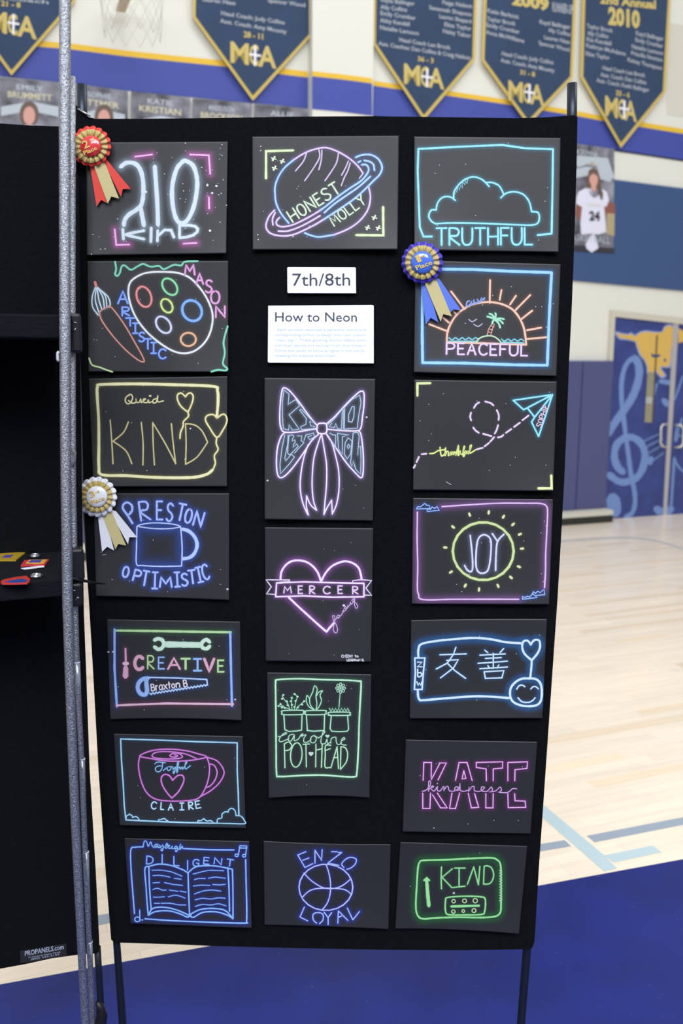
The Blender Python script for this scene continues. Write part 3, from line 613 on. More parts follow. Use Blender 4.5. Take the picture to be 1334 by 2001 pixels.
FONT = {'A':['0,1 .5,0 1,1','.18,.64 .82,.64'],'B':['0,0 0,1','0,0 .7,.04 .85,.22 .7,.45 0,.48','.1,.48 .85,.55 1,.76 .8,.97 0,1'],
'C':['1,.14 .7,0 .3,.05 .04,.35 .04,.68 .3,.96 .7,1 1,.86'],'D':['0,0 0,1','0,0 .55,.05 .95,.3 .95,.65 .6,.93 0,1'],
'E':['.95,0 0,0 0,1 1,1','0,.48 .8,.48'],'F':['1,0 0,0 0,1','0,.45 .8,.45'],'G':['1,.14 .65,0 .25,.08 .02,.4 .05,.75 .35,1 .8,.95 1,.75 1,.55 .6,.55'],
'H':['0,0 0,1','1,0 1,1','0,.52 1,.5'],'I':['.5,0 .5,1'],'=':['.5,0 .5,1','.05,0 .95,0','.05,1 .95,1'],'J':['.8,0 .8,.75 .6,.98 .25,.98 0,.78'],
'K':['0,0 0,1','.95,0 0,.52 1,1'],'L':['0,0 0,1 .95,1'],'M':['0,1 .12,0 .5,.65 .88,0 1,1'],'N':['0,1 0,0 1,1 1,0'],
'O':['.5,0 .15,.12 0,.5 .15,.88 .5,1 .85,.88 1,.5 .85,.12 .5,0'],'P':['0,1 0,0','0,0 .7,.02 1,.24 .75,.5 0,.54'],
'R':['0,1 0,0','0,0 .7,.02 .95,.22 .7,.46 0,.5 1,1'],'S':['.95,.12 .6,0 .2,.06 .08,.25 .3,.43 .7,.55 .95,.75 .7,.96 .3,1 0,.88'],
'T':['0,0 1,0','.5,0 .5,1'],'U':['0,0 0,.7 .2,.96 .6,1 .9,.85 1,.6 1,0'],'V':['0,0 .5,1 1,0'],'W':['0,0 .25,1 .5,.35 .75,1 1,0'],
'X':['0,0 1,1','1,0 0,1'],'Y':['0,0 .5,.48','1,0 .5,.48 .45,1'],'Z':['0,0 1,0 0,1 1,1'],'b':['0,0 0,1 .7,1 1,.75 .7,.5 0,.55'],
'r':['0,.3 0,1','0,.55 .4,.32 .9,.35'],'a':['1,.35 .4,.3 0,.65 .3,1 .8,.9 1,.35 1,1'],'x':['0,.3 1,1','1,.3 0,1'],'t':['.5,0 .5,.95','0,.35 1,.3'],
'o':['.5,.3 0,.6 .4,1 1,.7 .5,.3'],'n':['0,1 0,.35','0,.55 .6,.3 1,.5 1,1'],'e':['0,.65 1,.6 .6,.3 .1,.5 .1,.85 .5,1 1,.9'],'d':['1,0 1,1','1,.5 .4,.45 0,.75 .4,1 1,.9'],
'i':['.5,.35 .5,1','.5,.1 .5,.12'],'g':['1,.35 .3,.3 0,.6 .4,.85 1,.6 1,1.2 .5,1.35 0,1.2'],'h':['0,0 0,1','0,.6 .5,.4 1,.6 1,1'],'.':['.4,.95 .5,1'],' ':[]}
NAR = {'I':.35,'i':.35,' ':.5,'.':.3,'J':.7,'M':1.15,'W':1.2,'L':.8,'E':.8,'F':.8,'r':.6,'t':.6}
RND = set('BCDGJOPRSUbarogneh')
class Draw:
    def __init__(s, key, label, org, sc, cat='chalk drawing'):
        quad, bt, bb = PAPERS[key]; s.q = pp(quad); s.H = homog(s.q); s.Hi = np.linalg.inv(s.H); s.bt, s.bb = bt, bb
        s.org = np.array(org, float); s.sc = sc; s.items = []; s.label = label; s.call = 0
    def px(s, p): return s.org+np.array(p, float)*s.sc
    def st(s, el, col, w, strokes, glow=None, gr=None, ga=.5, smooth=True, closed=False, edge=None):
        """el: part name; strokes: list of 'x,y x,y' in the working frame"""
        if isinstance(strokes, str): strokes = [strokes]
        for q in strokes:
            P = pp(q) if isinstance(q, str) else q
            if smooth and len(P) > 2: P = curve(P, 5, closed)
            Q = [s.px(p) for p in P]; R_ = [Q[0]]
            for a_, b_ in zip(Q[:-1], Q[1:]):
                n_ = max(1, int(np.hypot(*(b_-a_))/7)); R_ += [a_+(b_-a_)*(i+1)/n_ for i in range(n_)]
            if el in ('green_squiggle', 'sun_rays', 'corner_marks', 'border_marks', 'dashed_trail', 'birds', 'book_lines', 'water', 'clouds', 'digits', 'music_notes', 'planet_bands', 'palm_leaves'): s.call += 1
            s.items.append((el, col, w*s.sc*1.08, R_, closed and True, glow, (gr or w*1.6)*s.sc*.9, ga*.85, s.call))
        s.call += 1
    def box(s, el, col, w, ch, x0, y0, x1, y1, rot=0, **k):
        c, n = math.cos(math.radians(rot)), math.sin(math.radians(rot)); mx, my = (x0+x1)/2, (y0+y1)/2
        for q in FONT[ch]:
            P = [(x0+(x1-x0)*u-mx, y0+(y1-y0)*v-my) for u, v in pp(q)]; P = [(mx+c*a-n*b_, my+n*a+c*b_) for a, b_ in P]
            if ch in RND and len(P) > 3: P = [tuple(z) for z in curve(P, 3)]
            c_ = s.call; s.st(el, col, w, [P], smooth=False, **k); s.call = c_
        s.call += 1
    def text(s, el, col, w, t, x0, y0, x1, y1, h, gap=.45, **k):
        d = np.array([x1-x0, y1-y0], float); Ln = np.hypot(*d); d /= Ln; up = np.array([d[1], -d[0]])
        ws = [NAR.get(c, 1.) for c in t]; tot = sum(ws)+gap*(len(t)-1); u = Ln/tot; x = 0
        for ch, cw in zip(t, ws):
            for q in FONT[ch]:
                P = [tuple(np.array([x0, y0])+d*(x+cw*u*a)+up*h*(1-b_)) for a, b_ in pp(q)]
                if ch in RND and len(P) > 3: P = [tuple(z) for z in curve(P, 3)]
                c_ = s.call; s.st(el, col, w, [P], smooth=False, **k); s.call = c_
            s.call += 1
            x += (cw+gap)*u
    def ov(s, el, col, w, cx, cy, rx, ry, rot=0, **k):
        a = math.radians(rot); P = []
        for i in range(22):
            t = 2*math.pi*i/22; x, y = rx*math.cos(t), ry*math.sin(t); P.append((cx+x*math.cos(a)-y*math.sin(a), cy+x*math.sin(a)+y*math.cos(a)))
        s.st(el, col, w, [P], smooth=False, closed=True, **k)
    def dots(s, el, col, r, pts, **k):
        for p in (pp(pts) if isinstance(pts, str) else pts): c_ = s.call; s.st(el, col, r*2, [[(p[0]-r*.25, p[1]), (p[0]+r*.25, p[1])]], smooth=False, **k); s.call = c_
        s.call += 1
    def dust(s, n, col=(200, 205, 215), r=3):
        pts = []
        for i in range(n):
            u, v = random.uniform(.04, .96), random.uniform(.05, .95); h = s.H@[u, v, 1]; pts.append(tuple((h[:2]/h[2]-s.org)/s.sc))
        s.dots('chalk_dust', col, r, pts)
    def uv(s, P):
        P = np.asarray(P, float).reshape(-1, 2); h = np.c_[P, np.ones(len(P))]@s.Hi.T; return h[:, :2]/h[:, 2:]
    def lift(s, uv):
        u, v = uv[..., 0], uv[..., 1]
        return .0006+.006*np.clip(v, 0, 1)**3*(1+.5*np.sin(u*5+s.seed))+.0015*np.abs(u-.5)
    def to3(s, P, extra=0.):
        P = np.asarray(P, float).reshape(-1, 2); uv = s.uv(P); lf = s.lift(uv)+extra
        return [PANEL.hit(p[0], p[1], float(l)) for p, l in zip(P, lf)]
    def build(s):
        s.seed = sum(s.q[0]) % 6
        nu, nv = (112, 88) if (s.q[1][0]-s.q[0][0]) > 235 else (88, 112)
        uu, vv = np.meshgrid(np.linspace(0, 1, nu), np.linspace(0, 1, nv)); G = np.c_[uu.ravel(), vv.ravel()]
        h = np.c_[G, np.ones(len(G))]@s.H.T; P = h[:, :2]/h[:, 2:]
        bow = 4*G[:, 0]*(1-G[:, 0]); P[:, 1] += bow*(s.bt*(1-G[:, 1])+s.bb*G[:, 1])
        col = np.tile(PBASE, (len(P), 1)); groups = {}
        for it in s.items:
            if it[5] is not None: groups.setdefault((it[5], round(it[6], 3), it[7]), []).append(it)
        for (gc, gr, ga), its in groups.items():
            al = np.zeros(len(P))
            for it in its:
                Q = np.array(it[3]); Q = np.vstack([Q, Q[:1]]) if it[4] else Q
                lo, hi = Q.min(0)-gr*3-3, Q.max(0)+gr*3+3; idx = np.where(((P > lo) & (P < hi)).all(1))[0]
                if not len(idx): continue
                pv = P[idx]; dm = np.full(len(idx), 1e9)
                for a_, b_ in zip(Q[:-1], Q[1:]):
                    ab = b_-a_; L2 = ab@ab+1e-9; t = np.clip(((pv-a_)@ab)/L2, 0, 1); dd = pv-(a_+t[:, None]*ab); dm = np.minimum(dm, np.hypot(dd[:, 0], dd[:, 1]))
                dm = np.maximum(dm-it[2]*.35, 0); al[idx] = np.maximum(al[idx], ga*np.exp(-(dm/gr)**(2.6 if ga > .62 else 1.5)))
            col = col*(1-al[:, None])+np.array(lin(gc))*al[:, None]
        # very light smudges of chalk dust on the sheet
        V3 = []; uvP = G
        lf = s.lift(G)
        V3 = [PANEL.hit(p[0], p[1], float(l)) for p, l in zip(P, lf)]
        ctr = PANEL.hit(*[sum(z)/4 for z in zip(*s.q)])
        root = tag(empty('chalk_drawing', ctr), s.label, 'drawing', 'neon chalk drawings on the black panel')
        fs = [(j*nu+i, (j+1)*nu+i, (j+1)*nu+i+1, j*nu+i+1) for j in range(nv-1) for i in range(nu-1)]
        N = len(V3)                                   # thin back so that the sheet has thickness
        rim = [i for i in range(nu)]+[j*nu+nu-1 for j in range(1, nv)]+[(nv-1)*nu+i for i in range(nu-2, -1, -1)]+[j*nu for j in range(nv-2, 0, -1)]
        V3 += [V3[i]+Vector((0, .0004, 0)) for i in rim]; col = np.vstack([col, col[rim]])
        R = len(rim); fs += [(rim[i], rim[(i+1) % R], N+(i+1) % R, N+i) for i in range(R)]
        mesh('paper', V3, fs, PAPER, root, cols=col, smooth=True)
        parts = {}
        for k, it in enumerate(s.items):
            if it[2] <= 0: continue
            parts.setdefault((it[0], it[8]), []).append((k, it))
        for el, its in parts.items():
            vs, fs, cs = [], [], []; pos = []; ex = []
            for k, (el_, c, w, Q, cl, gc, gr, ga, cid) in its:
                st = ribbon2d(Q, w, cl); c1 = np.array(lin(c))*.8+.2*.9; c2 = c1*.62+.38*np.array(lin(gc if gc else tuple(x*.6 for x in c)))
                b0 = len(pos); e_ = .00030+.000012*k
                for (p, n, hw) in st:
                    for f_, cc in ((-1, c2), (-.6, c1), (.6, c1), (1, c2)): pos.append(p+n*hw*f_); ex.append(e_); cs.append(cc)
                c1 = c1
                M_ = len(st)
                for i in range(M_ if cl else M_-1):
                    j = (i+1) % M_
                    for q in range(3): fs.append((b0+4*i+q, b0+4*i+q+1, b0+4*j+q+1, b0+4*j+q))
            vs = s.to3(pos, np.array(ex)); ob_ = mesh(el[0], vs, fs, CHALK, root, cols=cs)
            if el[0] in ('chalk_dust', 'stars'): ob_['kind'] = 'stuff'
        return root
Wt = (208, 224, 230); PK = (240, 165, 222)
d = Draw('a210', 'chalk drawing of a big 210 over the word kind, at top left', (120, 220), .2549)
g = dict(glow=(150, 168, 182), gr=26, ga=.6)
d.st('digits', Wt, 32, ['455,415 500,385 560,390 600,430 622,500 628,600 615,700 575,745 520,780 487,820 478,862', '605,720 620,800 632,865', '715,415 725,550 735,700 740,860'], **g)
d.st('digits', Wt, 32, ['950,370 1010,410 1040,520 1030,650 1000,760 955,835 905,845 870,790 850,680 850,560 880,440 920,385'], closed=True, **g)
g['gr'] = 16
d.st('lettering', Wt, 21, ['470,895 475,970', '632,905 480,935 632,970', '688,885 685,990', '735,985 738,905', '740,945 790,900 840,902 862,955', '905,865 905,960', '905,960 960,955 1010,940 1040,915 1044,892 1025,872 980,864 905,865'], smooth=False, **g)
d.st('border_marks', PK, 13, ['565,338 695,322', '985,322 1130,328 1140,470', '1130,650 1132,735', '408,895 420,1015 520,1012', '935,1005 1035,1000'], smooth=False, glow=(190, 95, 170), gr=26, ga=.55)
d.dots('stars', (225, 230, 238), 8, '648,608 1118,557 1188,562 1155,617 1138,905'); d.dots('stars', (205, 210, 220), 4, '950,235 1230,245 1230,330 1075,420 1240,515 1205,630 1225,620 935,600 910,660 930,545 1265,710 1215,840 335,1045 300,1047 230,1085 950,888 430,815 1120,775 790,470 240,935')
d.dust(45); d.build()
d = Draw('planet', 'chalk drawing of a ringed planet with two words across it, top centre', (480, 250), .2399)
BL = (158, 205, 240); LV = (226, 196, 236); YG = (218, 234, 172)
gb = dict(glow=(80, 120, 190), gr=15, ga=.45); gl = dict(glow=(140, 110, 170), gr=14, ga=.4)
d.st('planet', BL, 14, ['350,775 290,700 250,620 238,540 240,470 270,390 320,320 390,260', '720,870 600,888 530,875 480,855'], **gb)
d.st('planet', LV, 13, ['390,260 460,215 540,180 640,160 720,180 800,220 870,270 920,320 955,370', '1000,480 1015,560 1000,650 960,720 900,780 820,830 720,870'], **gl)
d.st('planet_bands', (205, 180, 220), 11, ['495,200 470,270 405,350', '595,175 600,240 550,330 480,430', '620,180 615,260 595,340', '755,205 740,280 700,350 645,430', '835,270 810,330 780,385', '850,285 830,350 800,410 778,470', '955,370 925,410'])
d.st('planet_rings', LV, 14, ['235,670 190,720 165,790 180,840 230,870 320,880 400,865 480,830 560,790 640,742', '240,690 218,740 222,790', '265,840 340,840 430,810 520,765 605,715', '275,730 250,760 255,790 300,805 380,790 470,750 560,700 610,668'], **gl)
d.st('planet_rings', BL, 15, ['895,240 950,220 1020,220 1080,255 1110,320 1090,380 1040,430 960,510 880,580 780,650 640,742', '610,668 650,640 750,560 850,490 940,430 990,370 1000,330 980,300 945,300', '640,690 720,620 820,550 920,480 1015,395', '915,280 935,270', '965,265 1010,275 1040,300 1048,345'], **gb)
d.st('corner_marks', YG, 20, ['165,410 165,190 385,183', '900,873 1120,875 1118,645'], smooth=False, glow=(120, 130, 90), gr=12, ga=.4)
for x, y in pp('228,250 298,272 235,328 1047,730 992,812 1080,815'): d.st('stars', (225, 238, 200), 9, ['%d,%d %d,%d' % (x-19, y-6, x+19, y+6), '%d,%d %d,%d' % (x-6, y+19, x+6, y-19), '%d,%d %d,%d' % (x-14, y+12, x+12, y-14)], smooth=False)
d.text('lettering', (214, 232, 196), 13, 'HONEST', 385, 768, 775, 522, 98, gap=.4, glow=(110, 130, 110), gr=9, ga=.35)
d.text('lettering', (214, 232, 196), 11, 'MOLLY', 722, 800, 985, 608, 82, gap=.35, glow=(110, 130, 110), gr=9, ga=.35)
d.dots('stars', (200, 205, 210), 5, '122,150 122,185 98,870 102,910 520,800 385,885'); d.dust(14); d.build()
d = Draw('cloud', 'chalk drawing of a teal cloud over the word truthful, top right', (770, 250), .27736)
TE = (128, 226, 234); g = dict(glow=(40, 130, 150), gr=13, ga=.55)
d.st('border', TE, 14, ['265,765 205,765 180,700 172,500 165,300 170,148', '170,148 450,133 760,120 920,143 1118,150', '1118,150 1115,400 1108,745', '1108,745 1010,755'], smooth=False, **g)
d.st('cloud', TE, 12, ['290,675 260,655 243,620 260,580 295,578', '295,578 305,530 340,490 390,485 430,510', '418,495 422,450 450,405 500,362 560,345 620,365 668,412', '650,385 690,385 740,410 772,470', '750,492 790,460 850,450 910,470 950,520 968,590', '968,590 1010,595 1022,630 1010,670 960,685 800,680 600,672 400,670 290,675'], **g)
d.st('signature', (110, 205, 215), 7, ['425,465 432,420 440,455 450,395 458,440 470,400 480,425 482,380 497,400 500,372 512,392 520,350'], smooth=False)
d.text('lettering', TE, 14, 'TRUTHFUL', 298, 825, 975, 822, 118, gap=.28, **g); d.dust(10); d.build()
d = Draw('palette', 'chalk drawing of a painter palette with coloured rings and a paint brush', (150, 490), .2399)
d.st('palette', (226, 230, 226), 15, ['700,172 820,180 920,220 1000,300 1060,390 1100,490 1105,580 1080,680 1030,760 950,820 860,835 770,810 660,740 560,650 480,540 435,430 420,330 440,250 520,195 600,175'], closed=True, glow=(120, 122, 122), gr=12, ga=.4)
for c, a in (((228, 108, 104), (547, 375, 58, 86, -20)), ((108, 214, 140), (757, 293, 52, 76, -38)), ((196, 226, 98), (733, 448, 42, 60, -30)), ((206, 210, 238), (706, 603, 52, 76, -38)), ((226, 162, 100), (908, 722, 62, 54, 0))):
    d.ov('paint_rings', c, 16, *a, glow=tuple(int(x*.6) for x in c), gr=13, ga=.4)
d.ov('paint_rings', (84, 158, 228), 21, 938, 488, 76, 88, -35, glow=(40, 90, 150), gr=14, ga=.5)
d.st('brush_bristles', (190, 215, 230), 10, ['150,300 125,380 130,460 175,525', '160,300 150,400 185,515', '165,300 180,400 205,480', '170,300 212,380 225,475', '172,300 232,370 245,465', '180,310 250,370 272,430 262,460'], glow=(120, 135, 145), gr=9, ga=.4)
d.st('brush_tip', (206, 84, 88), 20, ['148,255 158,290']); d.st('brush_handle', (196, 112, 86), 11, ['185,505 205,570 290,690 400,810 500,890 545,905 540,870 480,760 380,590 280,460 240,462 200,485 185,505'], glow=(110, 60, 45), gr=10, ga=.4)
for ch, *a in (('A', 335, 330, 415, 430), ('R', 370, 460, 428, 528), ('T', 400, 548, 470, 612), ('=', 455, 590, 498, 672), ('S', 507, 665, 552, 740), ('T', 552, 718, 605, 800), ('=', 603, 748, 648, 835), ('C', 667, 802, 724, 878)): d.box('blue_lettering', (80, 142, 236), 15, ch, *a, glow=(30, 60, 150), gr=12, ga=.5)
for ch, *a in (('M', 880, 115, 960, 195), ('A', 970, 185, 1030, 272), ('S', 1050, 240, 1102, 340), ('O', 1092, 328, 1162, 430), ('N', 1132, 452, 1205, 542)): d.box('pink_lettering', (216, 140, 200), 16, ch, *a, glow=(120, 60, 105), gr=13, ga=.5)
d.st('green_squiggle', (88, 200, 160), 15, ['312,90 320,150 312,190 330,205 350,180 365,130 390,120 440,155 490,130 540,108 600,130 670,125 710,150 790,115 850,120 880,90 985,85', '1228,615 1195,740 1205,830 1190,920 1225,960 1205,975 1150,970 1095,985'], glow=(30, 100, 80), gr=11, ga=.4)
d.st('lime_squiggle', (176, 212, 130), 13, ['100,875 125,930 190,950 240,970 290,986']); d.dust(14); d.build()
d = Draw('sunset', 'chalk drawing of a setting sun and palm tree over the word peaceful', (770, 460), .27736)
LB = (134, 208, 238); OR = (242, 190, 156); g = dict(glow=(40, 110, 170), gr=17, ga=.6); go = dict(glow=(150, 90, 55), gr=11, ga=.45)
d.st('border', LB, 20, ['330,238 560,240 800,252 1108,262', '1108,262 1090,600 1078,915', '1078,915 850,912 500,900 200,897', '200,897 197,700 200,240 330,238'], smooth=False, **g)
d.st('sun', OR, 14, ['370,755 375,680 410,600 460,540 530,495 600,475 680,470 760,485 830,520 880,580 915,660 930,770'], **go); d.st('sun', OR, 14, ['370,752 930,770'], **go)
d.st('sun_rays', OR, 13, ['675,315 672,475', '755,385 742,455', '857,425 815,487', '958,420 850,530', '972,530 895,590', '1035,650 935,668', '1070,718 935,730', '400,395 495,520', '410,525 435,552', '335,570 385,615', '245,625 380,678'], **go)
zz = lambda x0, x1, y, a, n: ' '.join('%.0f,%.0f' % (x0+(x1-x0)*i/n, y+(a if i % 2 else -a)) for i in range(n+1))
d.st('water', (108, 205, 215), 8, [zz(385, 595, 728, 7, 9), zz(755, 915, 738, 7, 7), '390,745 590,746', '760,752 915,758'], glow=(40, 110, 120), gr=9, ga=.4)
d.st('island', (184, 222, 170), 10, ['575,755 600,725 650,708 700,712 740,740 752,758']); d.st('palm_trunk', (222, 150, 120), 6, ['690,620 665,660 655,700', '705,625 690,665 680,705', '685,640 702,645', '672,660 692,666', '662,680 684,686'])
d.st('palm_leaves', (150, 228, 184), 13, ['710,590 680,578 655,572', '710,590 690,560 670,552', '710,590 715,560 712,548', '710,590 745,585 772,590', '710,590 745,600 765,620', '710,595 735,620 745,650', '708,592 695,605 690,622'], glow=(60, 120, 90), gr=8, ga=.4)
d.st('birds', (160, 160, 182), 8, ['525,592 548,608 580,590', '560,625 590,642 620,622']); d.st('signature', (112, 152, 242), 9, ['530,460 512,470 510,500 530,490 545,465 540,490 560,480 560,455 570,480 590,470 585,450 600,470 615,440 610,465 635,440 632,455'])
d.text('lettering', (230, 204, 236), 13, 'PEACEFUL', 368, 836, 938, 848, 78, gap=.42, glow=(120, 80, 130), gr=13, ga=.5); d.dust(8); d.build()
d = Draw('kindy', 'yellow chalk drawing of the word kind with two heart balloons', (150, 725), .2399)
YE = (238, 234, 164); g = dict(glow=(110, 105, 40), gr=13, ga=.6)
d.st('border', YE, 23, ['1140,370 1150,250 1145,160 1110,125 800,112 500,105 200,110 170,130 165,180 178,400 180,600 180,780 205,845 400,852 600,865 800,870 960,865 1060,840 1105,805'], **g)
d.st('heart_balloons', (232, 222, 148), 13, ['1142,385 1110,355 1060,365 1048,400 1080,460 1140,540 1190,480 1222,410 1210,360 1180,355 1142,385', '1140,540 1135,590 1150,640 1120,690 1128,750 1110,800', '885,210 850,180 820,195 822,240 850,290 905,335', '905,335 935,270 948,210 930,180 905,185 885,210', '905,335 908,370 870,410 865,450 845,500 840,548'], **g)
d.st('lettering', (198, 186, 104), 11, ['272,400 285,580 295,755', '420,415 380,500 295,572', '295,572 400,650 448,755', '525,418 540,590 538,765', '632,765 622,600 618,420', '618,420 720,590 805,755', '805,755 785,590 770,430', '885,430 890,600 885,760', '885,760 980,700 1065,580', '1065,580 1020,490 960,440 885,430'], glow=(95, 88, 40), gr=7, ga=.35)
d.st('signature', (222, 214, 140), 10, ['430,190 400,215 395,245 415,268 440,255 455,215 440,190 425,200', '420,240 450,262 480,255 482,228 488,255 510,252 520,228 525,256 545,240 560,228 545,228 540,250 570,258 582,236 588,258 610,250', '655,222 622,235 622,260 648,252 660,200 660,250 705,243'])
d.dots('signature', (222, 214, 140), 9, '597,203'); d.dots('stars', (200, 205, 210), 6, '925,468'); d.dust(8); d.build()
d = Draw('bow', 'chalk drawing of a pink ribbon bow filled with outlined letters', (500, 730), .1874)
PW = (250, 234, 250); g = dict(glow=(150, 120, 185), gr=19, ga=.6)
d.st('bow_loops', PW, 14, ['630,535 560,450 480,340 420,260 350,180 300,150 275,165 258,260 248,400 250,520 270,590 310,612 420,610 540,590 630,575', '740,520 830,440 930,330 1020,240 1090,185 1125,205 1125,330 1110,450 1095,560 1060,595 950,597 840,590 740,580', '300,615 260,660 225,770 213,900 220,1030 250,1085 310,1060 400,960 500,820 580,700 650,635', '1070,597 1095,640 1115,800 1120,950 1112,1060 1090,1085 1040,1040 950,940 850,800 780,700 730,625'], **g)
d.st('knot', PW, 15, ['660,520 720,520 738,550 735,610 700,628 650,620 635,590 640,540'], closed=True, **g)
d.st('bow_tails', PW, 13, ['545,740 500,870 470,1030 460,1180 480,1320 520,1430 545,1475', '545,1475 525,1380 527,1275', '527,1275 570,1370 632,1425', '632,1425 600,1330 585,1180 590,1000 610,850 660,690 680,640', '685,640 710,780 735,950 735,1150 718,1350 708,1470', '708,1470 740,1400 788,1320', '788,1320 795,1465', '795,1465 840,1360 865,1200 862,1020 830,860 790,720 735,630'], **g)
g = dict(glow=(112, 132, 156), gr=20, ga=.45, smooth=False)
d.st('lettering', (176, 206, 226), 8, ['290,170 275,300 275,450 285,575 340,590 345,535 380,590 450,580 345,430 455,335 415,270 335,320 345,215 290,170', '455,380 525,470 520,530 465,555 480,585 600,575 610,550 570,545 560,500 610,515 470,370 455,380', '750,530 800,490 850,430 900,370 890,580 850,575 830,520 820,560 760,555 790,520', '910,370 910,580', '925,350 1000,270 1080,225 1095,300 1070,440 1055,570 920,580 925,350', '1000,345 1025,345 1020,450 1000,505 965,500 965,430 1000,345',
 '300,640 270,780 250,950 255,1045 350,940 400,870 370,840 310,910 300,880 330,740 335,640', '345,645 335,740 330,830 350,850 440,760 425,735 385,770 390,740 410,715 405,690 378,705 380,680 395,655 380,640 345,645', '430,650 480,650 470,700 500,720 400,830', '500,700 520,640 600,620 610,660 560,690 540,660 580,645', '770,620 800,640 830,640 830,780 800,720', '850,620 860,790 900,840 900,660 970,640 880,630 850,620', '960,670 1000,700 985,840 950,890 920,840 930,720 960,670', '965,735 978,760 962,785 950,760 965,735', '1012,620 1000,800 985,930 1000,970 1015,910 1040,1000 1090,1050 1095,900 1090,760 1065,765 1060,850 1070,720 1075,650 1060,612 1012,620'], **g)
d.dots('stars', (205, 208, 215), 9, '1153,455 120,1115'); d.dust(6); d.build()
d = Draw('plane', 'chalk drawing of a cyan paper plane with a looping dashed trail', (790, 730), .2399)
d.st('corner_marks', (226, 240, 148), 19, ['105,180 105,80 210,78', '1090,935 1198,935 1195,830'], smooth=False, glow=(110, 118, 60), gr=10, ga=.4)
d.st('dashed_trail', (236, 208, 236), 14, '75,768 88,745|98,722 118,678|140,657 178,653|590,617 638,605|652,593 688,565|697,555 730,518|640,490 708,510|560,440 580,465 605,482|543,382 535,350 542,318|565,280 585,250 608,235|657,228 700,240 725,260|752,298 768,340 766,378|762,420 750,460 735,488|760,520 785,515 805,500|825,483 870,452|892,435 940,400|960,380 1010,342'.split('|'), glow=(120, 95, 125), gr=8, ga=.35)
d.st('paper_plane', (132, 232, 242), 13, ['885,218 1205,172', '1205,172 970,295', '970,295 885,218', '1000,280 1060,355', '1060,355 1205,172', '1060,355 1035,395', '1035,395 1092,512', '1092,512 1205,172'], smooth=False, glow=(30, 130, 160), gr=13, ga=.55)
d.text('lettering', (226, 190, 214), 8, 'SOPHIE', 1112, 440, 1172, 268, 42, gap=.35)
d.st('thankful_lettering', (226, 240, 112), 11, ['205,652 240,648 270,630 292,628', '290,600 293,640 303,672 328,655', '270,628 325,620', '335,605 330,668 345,635 357,640 357,668 372,655 385,640 372,645 372,662 390,655 395,640 397,660', '400,660 405,640 415,642 420,662 440,585 438,666 455,632 445,645 470,660', '470,660 490,600 482,600 478,672 490,665 486,648 500,632 502,652 518,632 520,652 545,590 535,590 532,645 550,640 580,620'], smooth=True, glow=(110, 116, 50), gr=7, ga=.35)
d.st('stars', (170, 175, 180), 5, ['340,882 380,905']); d.dust(12); d.build()
d = Draw('mug', 'chalk drawing of a blue glowing mug between two arched words', (140, 920), .24738)
CB = (186, 204, 250); g = dict(glow=(48, 78, 165), gr=28, ga=.75)
d.st('mug', CB, 10, ['515,440 512,600 512,735 560,748 700,755 868,752', '868,752 872,600 860,440'], **g); d.st('mug', CB, 9, ['520,435 600,415 690,412 790,420 858,440 790,455 690,458 590,450'], closed=True, **g)
d.st('mug', (170, 200, 250), 27, ['875,460 930,480 975,530 990,590 970,650 930,685 880,695'], **g)
d.st('shading', CB, 0, ['545,470 545,720 840,720 840,480 545,480'], glow=(44, 66, 125), gr=45, ga=.6, smooth=False); d.st('shading', CB, 0, ['895,520 920,600 895,660'], glow=(40, 60, 120), gr=30, ga=.5)
lc = (150, 176, 246); g['gr'] = 20; g['ga'] = .7
d.st('lettering', lc, 17, ['480,415 440,350 405,300 410,265 440,250 475,275 475,320 445,350'], **g)
for ch, *a in (('R', 538, 242, 612, 390, -8), ('E', 672, 242, 716, 385, 0), ('S', 752, 258, 800, 398, 4), ('T', 838, 262, 892, 392, 12), ('O', 898, 302, 948, 412, 12), ('N', 972, 322, 1035, 438, 16)): d.box('lettering', lc, 16, ch, *a, **g)
for ch, *a in (('O', 405, 758, 450, 840, 12), ('P', 492, 785, 545, 872, 14), ('T', 558, 792, 605, 905, 10), ('=', 635, 802, 680, 930, 2), ('M', 695, 842, 790, 918, 0), ('=', 812, 802, 855, 915, -3), ('S', 868, 812, 916, 908, -6), ('T', 925, 785, 978, 890, -8), ('=', 985, 762, 1030, 880, -12), ('C', 1032, 742, 1078, 858, -14)): d.box('lettering', lc, 16, ch, *a, **g)
d.dots('stars', (190, 195, 205), 8, '1230,935'); d.st('stars', (120, 130, 150), 6, ['245,665 270,660']); d.dust(10); d.build()
d = Draw('heart', 'chalk drawing of a pink heart with a name scroll across it, centre column', (500, 1020), .1874)
g = dict(glow=(150, 85, 165), gr=34, ga=.7)
d.st('heart', PW, 21, ['255,595 265,520 310,450 370,410 440,400 520,415 590,460 645,530 678,620', '685,610 720,540 780,470 850,430 930,410 1010,430 1070,480 1095,560 1100,600', '340,785 450,890 560,990 660,1080 735,1145', '735,1145 770,1100 815,1050'], **g)
g['gr'] = 18
d.st('scroll', PW, 16, ['205,780 215,635', '215,635 500,625 680,630 1125,640', '1125,640 1125,780', '1125,780 800,785 500,770 205,780'], smooth=False, **g)
d.st('scroll', PW, 10, ['350,605 105,603 160,675 110,750 200,755', '350,605 345,622 240,628', '1095,602 1205,610 1145,690 1205,765 1130,762', '1005,625 1010,612 1090,602'], smooth=False, glow=(110, 80, 130), gr=9, ga=.4)
for ch, *a in (('M', 290, 674, 368, 738), ('E', 442, 668, 484, 746), ('R', 560, 668, 612, 748), ('C', 702, 672, 772, 748), ('E', 856, 668, 900, 745), ('R', 1008, 674, 1062, 750)): d.box('lettering', (240, 205, 238), 15, ch, *a, glow=(130, 90, 150), gr=11, ga=.5)
